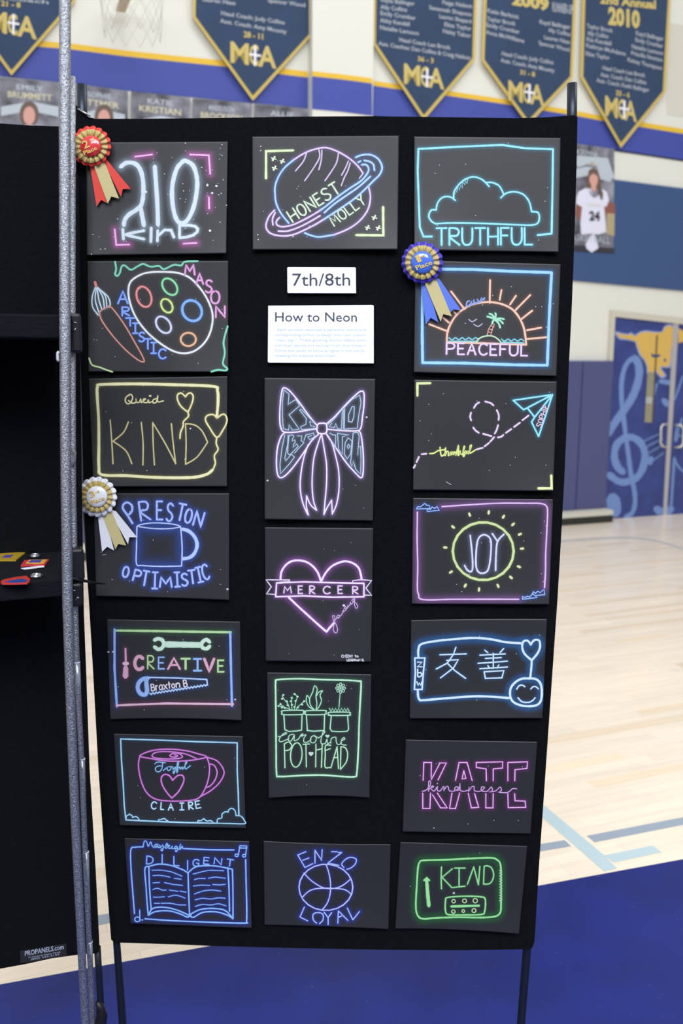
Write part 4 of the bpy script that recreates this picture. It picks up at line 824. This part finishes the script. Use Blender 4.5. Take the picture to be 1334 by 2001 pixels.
d.st('loving_lettering', (214, 184, 226), 7, ['815,1045 800,1000 800,978 820,985 820,1040 805,1110 818,1150 838,1155 850,1120 835,1070 815,1040', '815,1040 840,1005 865,1000 870,975 850,975 840,1000 875,985 905,945 915,915 905,935 935,920 935,880 920,900 945,905 960,860 955,890 975,870 985,835 990,860 1010,840 1020,800 1000,815 1015,835 1030,795 1025,860 1045,900 1060,880 1045,850 1020,830'], glow=(130, 80, 150), gr=28, ga=.4)
d.dots('loving_lettering', PW, 11, '915,870'); d.text('credit_lettering', (216, 218, 226), 7, 'CrEDit to', 892, 1412, 1066, 1411, 26, gap=.4); d.text('credit_lettering', (216, 218, 226), 7, 'LEIGHtoN G.', 948, 1451, 1128, 1450, 22, gap=.4); d.dust(10); d.build()
d = Draw('joy', 'chalk drawing of a lime sun ring around the word joy in a pink border', (790, 960), .2399)
g = dict(glow=(128, 84, 140), gr=32, ga=.72)
d.st('border', (228, 182, 232), 12, ['305,125 500,112 750,98 1000,98 1110,100 1155,120 1165,170 1160,300 1150,500 1148,650 1140,785', '105,170 103,400 108,600 105,780 115,840 150,882 400,880 700,880 930,880'], **g)
d.ov('sun', (206, 226, 132), 20, 641, 488, 248, 236, glow=(95, 110, 50), gr=13, ga=.5)
for x, y in pp('530,190 686,172 806,207 884,270 940,350 957,467 932,615 867,702 761,770 607,800 495,768 378,658 332,458 396,291'):
    a = math.atan2(y-488, x-641); d.st('sun_rays', (218, 228, 158), 20, [[(x-9*math.cos(a), y-9*math.sin(a)), (x+9*math.cos(a), y+9*math.sin(a))]], smooth=False, glow=(95, 105, 55), gr=10, ga=.5)
g = dict(glow=(115, 118, 150), gr=20, ga=.5)
d.st('lettering', (216, 220, 246), 14, ['535,360 550,500 555,620 540,655 510,640 490,605', '715,345 758,410', '810,350 758,410 745,520 742,645'], **g); d.st('lettering', (216, 220, 246), 14, ['640,355 685,370 705,420 700,540 680,640 640,668 600,655 582,600 585,480 600,390'], closed=True, **g)
d.st('clouds', (130, 180, 246), 8, ['95,145 110,125 130,128 165,98 180,115 200,115 210,140 95,145', '185,165 185,145 210,148 225,128 245,140 265,125 283,155 185,165', '960,880 962,858 980,865 1000,855 1020,860 1045,835 1080,865 960,880', '1040,835 1050,818 1065,832 1085,815 1105,825 1135,800 1142,842 1060,850'], smooth=False, glow=(40, 80, 160), gr=12, ga=.5); d.dust(14); d.build()
d = Draw('creative', 'chalk drawing of a wrench, a saw and a screwdriver around the word creative', (190, 1195), .22489)
GR = (168, 218, 132); BU = (124, 174, 238); PI = (226, 172, 198)
d.st('border', GR, 20, ['150,165 650,172 1160,180'], smooth=False, glow=(50, 100, 45), gr=22, ga=.6); d.st('border', BU, 20, ['150,155 150,500 170,825', '1155,185 1160,450 1170,820'], smooth=False, glow=(30, 60, 130), gr=22, ga=.65); d.st('border', PI, 18, ['170,815 600,798 1180,805'], smooth=False, glow=(110, 60, 85), gr=24, ga=.55)
gg = dict(glow=(60, 110, 70), gr=16, ga=.5)
d.st('wrench', (198, 234, 202), 50, ['585,285 890,290'], **gg); d.st('wrench', (204, 238, 208), 32, ['498,248 530,236 565,250 578,285 560,318 530,328 498,308', '975,265 950,245 918,260 905,290 918,316 950,323 975,302'], **gg)
gp = dict(glow=(110, 55, 82), gr=20, ga=.6)
d.st('screwdriver', (216, 148, 180), 18, ['245,322 248,440'], **gp); d.st('screwdriver', (216, 148, 180), 46, ['247,490 245,562'], **gp); d.st('screwdriver', (230, 180, 200), 30, ['232,452 262,452'], **gp)
for ch, c, w_, *a in (('C', (222, 150, 180), 30, 325, 392, 395, 502), ('R', GR, 13, 438, 384, 492, 498), ('E', BU, 13, 532, 398, 582, 498), ('A', (222, 150, 180), 17, 614, 404, 718, 500), ('T', GR, 18, 730, 410, 804, 500), ('=', BU, 17, 834, 412, 908, 514), ('V', (222, 150, 180), 25, 930, 412, 1014, 520), ('E', GR, 16, 1048, 424, 1098, 524)):
    d.box('lettering', c, w_, ch, *a, glow=tuple(int(x*.45) for x in c), gr=16, ga=.55)
d.st('saw', BU, 36, ['440,580 390,590 358,625 352,670 375,712 415,722 432,690 428,640 425,600'], glow=(30, 70, 140), gr=18, ga=.6)
d.st('saw', (170, 205, 240), 12, ['440,572 700,578 950,590 958,640', zz(455, 955, 0, 0, 2)[:0] or ' '.join('%.0f,%.0f' % (455+500*i/36, 716-78*i/36+(6 if i % 2 else -6)) for i in range(37))], smooth=False, glow=(30, 70, 140), gr=14, ga=.6)
d.text('signature', (226, 214, 222), 10, 'Braxton B', 472, 690, 782, 650, 58, gap=.4)
d.dots('stars', (210, 214, 220), 7, '96,352 136,350 1198,765'); d.dust(6); d.build()
d = Draw('pots', 'chalk drawing in green of three potted plants over the word pot-head', (500, 1300), .1874)
GN = (176, 240, 196); g = dict(glow=(50, 120, 70), gr=18, ga=.6)
d.st('border', (196, 246, 206), 17, ['230,150 450,140 700,150 900,155 1070,165 1095,190 1085,400 1075,600 1070,800 1060,1000 1050,1130 1030,1162 900,1160 700,1145 500,1148 250,1160 215,1130 210,900 208,600 205,300 205,180'], closed=True, **g)
g = dict(glow=(45, 105, 65), gr=15, ga=.5)
d.st('pots', GN, 12, ['285,473 480,470 495,490 480,512 285,515 272,495', '530,474 715,472 728,490 715,512 530,515 515,495', '770,490 965,490 978,508 965,522 770,522 758,508'], closed=True, **g)
d.st('pots', GN, 12, ['290,515 300,670 340,690 430,685 475,675 480,515', '525,515 535,680 600,688 710,680 715,510', '785,525 772,660 790,688 870,692 950,688 965,665 955,530'], smooth=False, **g)
d.st('plants', GN, 7, ['350,462 335,410 290,350 275,320', '375,462 370,380 375,330', '400,462 415,380 430,330 400,298', '360,462 300,440 250,425', '420,462 440,430 500,380', '300,440 255,405', '335,410 320,370'], **g)
d.dots('plants', GN, 10, '285,310 272,350 320,375 372,340 365,375 402,300 432,328 412,372 503,375 480,410 255,405 235,425 270,440 330,415 375,412 435,440 400,435 300,445')
d.st('plants', GN, 10, ['610,465 570,420 560,350 590,280 610,215 638,250 625,320 635,400 625,465', '630,320 655,280 692,268 668,310 682,370 655,435 625,465', '605,465 550,430 525,370 532,315 555,345'], **g)
for k in range(8): d.st('flower', GN, 7, [[(882+14*math.cos(k*.785), 238+14*math.sin(k*.785)), (882+44*math.cos(k*.785-.25), 238+46*math.sin(k*.785-.25)), (882+52*math.cos(k*.785), 238+54*math.sin(k*.785)), (882+44*math.cos(k*.785+.25), 238+46*math.sin(k*.785+.25)), (882+14*math.cos(k*.785), 238+14*math.sin(k*.785))]])
d.dots('flower', GN, 9, '882,238'); d.st('flower', GN, 8, ['877,295 870,370 865,440'], **g); d.st('flower', GN, 8, [zz(765, 972, 465, 16, 13)], smooth=False, **g)
d.st('cursive_lettering', (190, 240, 206), 9, ['230,745 270,735 320,710 300,705 260,740 240,780 260,798 310,780 345,765', '395,720 350,730 335,775 365,790 400,730 398,785 440,770 470,725 490,715 470,740 520,725 500,760 500,800 540,800 575,770', '610,730 575,750 570,800 610,805 630,760 605,735 650,755', '650,760 700,720 718,690 700,695 680,760 680,815 720,815 740,770 745,815 780,800', '780,815 785,765 830,750 835,790 850,825 880,820 890,790 925,770 915,755 890,780 895,825 940,832'], **g)
d.dots('cursive_lettering', GN, 11, '735,735 755,735 746,745')
d.st('lettering', (186, 240, 190), 12, ['295,820 298,940 302,1070', '295,820 340,800 372,835 350,880 300,890', '490,825 560,820', '520,825 525,1060', '625,820 622,1060', '690,820 682,1065', '625,885 690,870', '780,835 725,838 722,940 720,1060 770,1065', '722,890 775,868', '780,1070 845,850', '845,850 860,1078', '808,965 852,960', '885,850 882,960 880,1085', '880,1085 940,1010 955,920 930,860 885,850'], **g)
d.ov('lettering', (186, 240, 190), 12, 420, 935, 60, 128, 4, **g); d.dots('lettering', (206, 226, 200), 14, '563,918 583,918 573,930'); d.dust(5); d.build()
d = Draw('zbw', 'chalk drawing of two Chinese characters in a blue frame with smiling face', (780, 1195), .2399)
WB = (214, 240, 254); g = dict(glow=(40, 92, 142), gr=44, ga=.85)
d.st('border', WB, 18, ['155,370 155,310 180,265 300,240 450,225 600,215 740,225 870,250 990,258'], **g); g['gr'] = 24
d.st('border', WB, 18, ['150,645 153,690 165,718 200,722 400,705 650,690 900,705'], **g); d.st('border', WB, 13, ['125,378 208,378 195,500 185,635 122,635 130,500 125,378'], smooth=False, **g)
for ch, *a in (('Z', 148, 412, 184, 450), ('b', 150, 468, 182, 528), ('W', 142, 572, 184, 600)): d.box('initials', WB, 11, ch, *a)
g['gr'] = 38
d.st('heart_balloon', WB, 17, ['1070,270 1045,238 1010,245 1000,290 1020,345 1078,398', '1078,398 1125,340 1145,290 1140,240 1110,230 1085,245 1070,270', '1078,400 1075,450 1065,545'], **g)
d.st('smiling_face', WB, 18, ['1040,545 1110,550 1150,590 1160,660 1150,730 1110,765 1020,770 940,745 905,700 905,630 940,580 990,550'], closed=True, **g)
d.st('smiling_face', WB, 11, ['955,632 975,605 1000,600 1022,612', '1070,630 1090,612 1110,612 1132,630', '965,702 1000,735 1050,740 1085,725 1105,702'], glow=(40, 95, 145), gr=10, ga=.5)
d.st('lettering', (206, 236, 250), 11, ['330,352 545,345', '460,292 440,350 390,420 300,468', '385,398 480,392 440,460 335,540', '390,420 450,480 540,545', '695,315 720,335', '850,300 820,335', '655,355 862,345', '700,382 830,375', '640,422 880,405', '765,340 765,462', '720,440 735,460', '810,435 795,460', '655,466 880,452', '690,488 700,545 835,540 850,482 690,490'], smooth=False, glow=(40, 95, 140), gr=13, ga=.55); d.dust(6); d.build()
d = Draw('cup', 'chalk drawing of a magenta coffee cup with a heart in a pale blue frame', (210, 1420), .2174)
CY = (164, 222, 246); MG = (210, 88, 208); g = dict(glow=(30, 90, 120), gr=13, ga=.55); gm = dict(glow=(90, 20, 90), gr=13, ga=.55)
d.st('border', CY, 12, ['980,868 700,862 400,850 165,838', '165,838 150,700 140,500 125,300 118,110', '118,110 500,122 800,135 1165,145', '1165,145 1165,400 1175,600 1180,800'], smooth=False, **g)
d.st('cup', MG, 12, ['290,262 278,350 300,480 350,590 430,650 550,668 720,665 820,640 880,550 910,450 915,350 890,270', '895,275 980,305 1035,370 1045,430 1000,510 920,580 830,630', '920,335 960,350 985,410 965,480 925,530 885,548', '800,288 700,245 560,225 440,230 400,262 450,285 600,290 670,275 650,245 590,240 560,262 600,275 630,262 600,252'], **gm)
d.st('cup', MG, 12, ['290,262 400,215 550,202 700,215 800,240 890,270 800,295 650,310 500,305 380,285'], closed=True, **gm); d.st('heart', MG, 13, ['585,482 555,440 510,430 482,465 495,530 540,600 578,642', '578,642 640,580 685,490 675,440 630,440 585,482'], **gm)
d.st('cursive_lettering', (120, 192, 236), 9, ['425,335 450,318 520,325', '495,325 490,370 470,402 440,402 430,375 450,355 480,352', '500,395 530,370 560,358 570,378 550,395 535,380 545,362 585,362 590,385 612,362 605,400 595,420 590,405 625,375 640,320 628,325 622,410 632,395 630,378 650,362 652,382 672,362 675,382 712,322 700,325 700,380 745,350'], glow=(30, 75, 120), gr=8, ga=.5)
for ch, *a in (('C', 394, 676, 438, 738, 8), ('L', 480, 682, 506, 744, 4), ('A', 547, 690, 590, 750, 0), ('=', 648, 686, 688, 748, 0), ('R', 730, 678, 768, 742, -5), ('E', 792, 668, 832, 732, -10)): d.box('lettering', (190, 230, 246), 12, ch, *a, glow=(30, 75, 110), gr=10, ga=.5)
d.st('clouds', CY, 10, ['168,840 170,805 205,790 230,815', '225,818 250,808 272,818 285,840', '455,850 460,838 478,835 510,826 525,838 545,850', '808,860 815,845 840,845 865,828 890,848 930,845 950,865', '985,862 990,830 1025,820 1030,785 1060,765 1085,768', '1080,770 1095,742 1120,735 1145,755 1155,800', '1155,800 1200,805 1230,845 1232,872 1100,870 980,868'], **g); d.dust(6); d.build()
d = Draw('kate', 'chalk drawing of four pink block letters split by a handwritten kindness', (770, 1430), .23238)
K_ = (244, 176, 242); g = dict(glow=(125, 35, 120), gr=17, ga=.6, smooth=False)
d.st('block_lettering', K_, 9, '243,408 248,258 312,258 310,405 385,262 438,262 368,405|240,515 240,645 300,645 305,515|322,530 390,640 445,640 362,515|515,408 545,258 612,258 655,410|585,325 602,392 570,396 585,325|485,515 465,645 515,645 550,515|622,518 648,640 710,635 675,518|775,412 772,312 690,300 690,258 912,252 910,305 832,312 832,412|770,520 770,640 830,640 832,520|955,412 955,258 1120,252 1115,308 1015,318 1013,412|955,520 958,638 1105,635 1100,583 1015,580 1012,520'.split('|'), **g)
d.st('cursive_lettering', (212, 150, 222), 8, ['235,500 265,492 300,455 305,420 290,420 288,500', '288,490 320,455 330,465 305,472 335,498 362,460 362,490 385,498 415,460 418,495', '418,490 440,460 455,465 460,492 480,500 510,495 545,470 515,465 510,490 550,485 552,432 555,490 590,500 620,490', '625,500 630,462 628,495 655,460 672,465 675,495 720,500 760,470 735,465 735,495 780,500 815,465 825,495 800,505 850,498 890,465 900,495 880,508 940,512 970,500 995,478 1030,480'], glow=(90, 40, 100), gr=9, ga=.4)
d.dots('cursive_lettering', (212, 150, 222), 5, '362,435'); d.dots('stars', (170, 170, 175), 5, '333,808'); d.dust(8); d.build()
d = Draw('book', 'chalk drawing in blue of an open book with music notes, bottom left', (220, 1620), .22489)
BK = (118, 190, 252); g = dict(glow=(34, 50, 170), gr=15, ga=.7)
d.st('border', BK, 12, ['1055,182 850,180 625,170', '265,155 200,158 158,180 160,350 175,550 190,735', '1155,265 1160,500 1165,700 1162,800 1140,818 800,808 500,795 280,780'], **g)
d.ov('music_notes', BK, 10, 215, 785, 24, 20, **g); d.st('music_notes', BK, 10, ['235,705 236,800', '1092,225 1105,145', '1105,145 1165,148', '1165,148 1155,222', '1105,165 1165,166'], **g); d.dots('music_notes', BK, 7, '258,790'); d.ov('music_notes', BK, 9, 1077, 228, 14, 12, **g); d.ov('music_notes', BK, 9, 1142, 232, 14, 12, **g)
d.st('signature', BK, 9, ['265,155 275,108 295,110 310,150 330,112 345,150 365,160 390,135 370,135 362,160 385,155 395,135 395,160 410,158', '410,140 412,162 435,140 440,165 430,190 420,180 445,160 465,150 478,130 465,130 460,165 480,160 495,145 485,142 478,160 500,168 518,150 515,170 535,168', '560,150 540,155 545,175 562,158 558,195 545,190 575,175 590,130 585,178 605,150 610,170 625,170'], **g)
for ch, *a in (('D', 295, 236, 352, 305, 4), ('I', 420, 222, 440, 298, 0), ('L', 532, 238, 578, 318, 0), ('I', 642, 275, 660, 355, 0), ('G', 698, 264, 748, 322, 6), ('E', 792, 248, 838, 305, 5), ('N', 884, 254, 946, 306, 8), ('T', 992, 264, 1046, 322, 8)): d.box('lettering', (110, 180, 246), 11, ch, *a, **g)
d.st('book', BK, 12, '315,325 400,305 500,315 600,350 655,380|655,380 720,330 820,318 920,325 1040,350|655,380 660,550 668,745|315,325 280,345 290,500 300,650 310,750|315,330 320,500 335,700|310,750 350,690 450,680 560,705 665,750|310,750 370,718 480,710 580,735 650,765 680,745|668,745 760,700 880,690 980,710 1045,780|668,745 700,768 780,725 900,720 1000,750 1045,780|1040,350 1045,550 1045,780|1000,335 1010,500 1015,715'.split('|'), **g)
d.st('book_lines', (100, 170, 240), 9, '340,358 420,358 500,370 560,392 602,410|350,405 400,402 450,408 498,418|535,428 595,436|350,468 408,464|450,465 520,480 608,490|350,525 390,515 430,530 465,530|492,530 570,542|585,540 638,548|352,592 400,592 450,588|482,590 550,575 628,600|362,645 408,645|420,645 500,645 570,658 635,660|698,392 760,375 830,360 900,360 965,362|710,440 750,430 805,430|832,428 890,418 980,428|702,495 770,488 845,490|868,482 930,485 978,480|710,565 780,540 860,530 940,540|718,615 780,602 850,608 920,598 978,602|718,672 780,655 850,660 920,650 985,668'.split('|'), **g); d.build()
d = Draw('ball', 'chalk drawing of a blue outlined basketball between two words, bottom centre', (500, 1630), .2174)
BA = (192, 200, 252); g = dict(glow=(44, 58, 170), gr=15, ga=.65)
d.ov('basketball', BA, 11, 628, 478, 242, 208, **g); d.st('basketball', BA, 10, ['430,350 500,420 600,480 700,488 780,460 855,400', '418,565 480,510 560,488 700,488 800,500 855,540', '628,270 655,350 670,450 665,540 640,620 595,680'], **g)
d.st('lettering', (166, 190, 252), 10, '448,158 375,188|375,188 440,300|440,300 510,265|420,235 475,215|530,262 530,145|530,145 590,235|590,215 594,140|680,158 730,158|740,165 770,165|770,165 645,260|645,260 745,280|435,655 395,745|395,745 465,780|610,700 648,750|680,705 648,750|648,750 648,812|735,800 740,690|740,690 825,775|742,748 768,735|820,665 870,770|870,770 930,695'.split('|'), smooth=False, glow=(44, 66, 180), gr=18, ga=.7)
d.st('lettering', (166, 190, 252), 10, ['790,300 770,270 800,230 850,208 900,225 890,270 850,305 815,315', '545,800 515,770 515,720 555,705 600,720 602,770 570,805'], glow=(44, 66, 180), gr=18, ga=.7); d.build()
d = Draw('kindg', 'bright green chalk drawing of the word kind over a pencil case', (760, 1630), .22489)
NG = (132, 236, 126); g = dict(glow=(36, 92, 46), gr=44, ga=.85)
d.st('border', NG, 15, ['300,228 500,222 700,212 880,205 940,225 968,270 972,400 972,600 965,680 920,715 800,725 600,722 400,728 290,735 245,700 232,620 240,450 250,300 265,245'], closed=True, **g)
g['gr'] = 15; g['ga'] = .6; d.st('lettering', (124, 226, 124), 12, '455,285 452,380 455,475|550,300 460,375|460,375 545,465|570,295 660,295|608,295 608,455|545,465 660,452|680,435 735,285|735,285 775,440|775,440 788,280|825,280 820,435|820,435 880,425 908,360 890,295 850,275 825,280'.split('|'), **g)
d.st('pencil', (140, 240, 128), 30, ['328,425 335,520 345,622'], **g); d.st('pencil', (140, 240, 128), 32, ['326,405 327,415'], **g); d.st('pencil', (140, 240, 128), 14, ['302,402 327,380 350,402'], smooth=False, **g)
d.st('pencil_case', NG, 13, ['510,550 650,540 800,545 835,570 830,670 800,698 650,702 520,700 490,670 490,580'], closed=True, **g); d.st('pencil_case', NG, 20, ['540,628 780,622'], **g)
for x, y, r in ((560, 583, 15), (655, 580, 17), (748, 578, 19), (558, 673, 15), (644, 668, 12), (737, 664, 17)): d.ov('pencil_case', (190, 240, 150), 8, x, y, r, r)
d.st('signature', (176, 236, 160), 6, [zz(0, 0, 0, 0, 1)[:0] or ' '.join('%.0f,%.0f' % (968+(14 if i % 2 else -12), 315+265*i/22) for i in range(23))], smooth=False); d.dots('stars', (200, 205, 210), 9, '562,512'); d.dust(5); d.build()
# ------------------------------------------------------------------ white cards
cardm = mat('white_foam_card', (246, 248, 248), .6); ink = mat('dark_print_ink', (62, 66, 76), .7); faint = mat('pale_blue_print_ink', (196, 212, 226), .7)
o = tag(empty('sign_card', PANEL.hit(628, 573)), 'small white card reading 7th/8th at the top of the centre column', 'card', 'white cards on the black panel')
pslab('board', pp('561,523 563,522 693,522.4 695,524 695.4,573 563,572.7 561.3,571'), PANEL, .005, .006, cardm, o)
T = Texts(); T.line('7th/8th', PANEL, 571, 558.5, 684, 558, 24.5, .0054); T.build('lettering', ink, o)
o = tag(empty('sign_card', PANEL.hit(627, 709)), 'larger white card headed How to Neon with small print', 'card', 'white cards on the black panel')
pslab('board', pp('523.8,597.3 728,596 730,598 730,709.9 525,708.7 523,706.5'), PANEL, .005, .006, cardm, o)
T = Texts(); T.line('How to Neon', PANEL, 537.5, 628.2, 697, 628.5, 18.5, .0054); T.build('heading', ink, o)
T = Texts()
for t, y, x0, x1 in (('Each student selected a personal word and', 646.3, 542, 714.5), ('corresponding symbol to design their own custom', 656.3, 536.5, 714.5), ('"neon sign." These glowing works reflect both', 666.6, 537, 713.5), ('individual identity and spiritual truth, that those in', 676.8, 537, 714), ('Christ are called to shine as lights in the world,', 687.2, 537, 713), ('revealing His radiance within them.', 697, 537, 656)):
    T.line(t, PANEL, x0, y, x1, y+.3, 5, .0054)
T.build('small_print', faint, o)
# ------------------------------------------------------------------ rosettes
goldr = mat('gold_satin', (192, 172, 108), .45, spec=.4)
def rosette(label, cx, cy, r, rg, rb, outer, btn, tails, words, wcol, rot=0):
    o = tag(empty('award_rosette', PANEL.hit(cx, cy)), label, 'rosette', 'award rosettes pinned to drawings')
    for k, (nm, s, m_, z) in enumerate(tails):
        P = pp(s); org_, sc_ = tails_org
        P = [(org_[0]+x*sc_, org_[1]+y*sc_) for x, y in P]
        pslab(nm, P, PANEL, .0095+z*.0022, .0005, m_, o)
    def ring(nm, r0, r1, z0, z1, m_, pl=17, amp=.0022, ph=0., jag=.04):
        vs, fs = [], []; N = pl*8
        for i in range(N):
            an = 2*math.pi*i/N; wv = math.sin(an*pl+ph); tr_ = 1 if wv > 0 else -1; wv = math.copysign(abs(wv)**.6, wv)
            for q, (rr, zz_) in enumerate(((r0, z0), ((r0+r1)/2, (z0+z1)/2), (r1, z1))):
                k = q/2; rad = rr*(1+jag*k*math.sin(an*pl+ph+.9)); a2 = an+.03*k*wv
                vs.append(PANEL.hit(cx+rad*math.cos(a2), cy+rad*math.sin(a2), zz_+amp*wv*(.35+.65*k)))
        for i in range(N):
            j = (i+1) % N
            for q in range(2): fs.append((3*i+q, 3*i+q+1, 3*j+q+1, 3*j+q))
        mm = mesh(nm, vs, fs, m_, o, smooth=True); md = mm.modifiers.new('thickness', 'SOLIDIFY'); md.thickness = .0004
    ring('pleated_outer_ribbon', rb*.7, r, .0130, .0165, outer)
    ring('pleated_gold_ribbon', rb*.8, rg-1, .0165, .0190, goldr, jag=.012, amp=.0026)
    vs, fs = [], []; rings = [(0, .0262), (.35, .0258), (.65, .0248), (.88, .0232), (1., .0205), (1.0, .016)]; N = 36
    for f_, z in rings:
        for i in range(N):
            an = 2*math.pi*i/N; vs.append(PANEL.hit(cx+rb*f_*math.cos(an), cy+rb*f_*math.sin(an), z))
    for a_ in range(len(rings)-1):
        for i in range(N):
            j = (i+1) % N; fs.append((a_*N+i, a_*N+j, (a_+1)*N+j, (a_+1)*N+i))
    mesh('button', vs, fs, btn, o, smooth=True)
    T = Texts()
    for (t, x0, y0, x1, y1, h) in words: T.line(t, PANEL, x0, y0, x1, y1, h, .0268, ux=math.sin(math.radians(-25)), uy=-math.cos(math.radians(-25)), bold=.02)
    T.build('place_lettering', wcol, o)
redr = mat('red_satin', (222, 62, 50), .45); redb = mat('red_glossy_button', (216, 50, 56), .12, coat=1.); blr = mat('blue_satin', (62, 82, 190), .45); blb = mat('blue_glossy_button', (70, 112, 214), .12, coat=1.)
blt = mat('blue_ribbon', (88, 118, 218), .5); purpl = mat('violet_satin', (72, 60, 176), .45); whr = mat('white_satin', (226, 226, 232), .45); whb = mat('white_glossy_button', (232, 233, 238), .12, coat=1.)
gf = mat('gold_foil_ink', (214, 184, 96), .35); tailg = mat('gold_tail_ribbon', (198, 186, 130), .5)
tails_org = ((120, 235), .1124)
rosette('red and gold award rosette with two red tails, top left corner of the 210 drawing', 177.4, 285.5, 38.5, 34, 21, redr, redb,
    [('ribbon_tail', '500,800 600,780 790,1440 690,1385 610,1500', redr, 0), ('ribbon_tail', '700,640 790,690 1200,1190 1065,1195 1035,1330 770,800', redr, .2), ('gold_ribbon_tail', '560,780 740,700 1000,1360 865,1325 805,1450', tailg, 1)],
    [('2', 165, 291, 176, 286, 15), ('nd', 176, 277, 184, 273, 6), ('Place', 165, 303, 190, 292, 8)], gf)
tails_org = ((775, 465), .0975)
rosette('blue and gold first place rosette on the sunset drawing', 824.7, 512.8, 40, 34.5, 22.5, purpl, blb,
    [('ribbon_tail', '480,860 600,860 830,1690 680,1600 580,1735', blt, 0), ('ribbon_tail', '740,780 850,820 1290,1450 1130,1430 1080,1490', blt, .2), ('gold_ribbon_tail', '540,860 770,780 1105,1570 930,1525 880,1680', tailg, 1)],
    [('1', 816, 513, 824, 510, 14), ('st', 824, 504, 831, 501, 6), ('Place', 814, 528, 845, 516, 9)], gf)
tails_org = ((140, 920), .24738)
rosette('white and gold award rosette with white tails on the mug drawing', 189, 970.7, 38.5, 32, 21, whr, whb,
    [('ribbon_tail', '205,340 260,340 335,630 280,600 240,640', whr, 0), ('ribbon_tail', '290,300 350,320 515,525 455,525 445,580', whr, .2), ('gold_ribbon_tail', '240,340 310,310 430,590 368,578 345,620', tailg, 1)],
    [('3', 177, 973, 187, 969, 12), ('rd', 187, 965, 194, 962, 5), ('Place', 179, 986, 205, 976, 8)], gf)
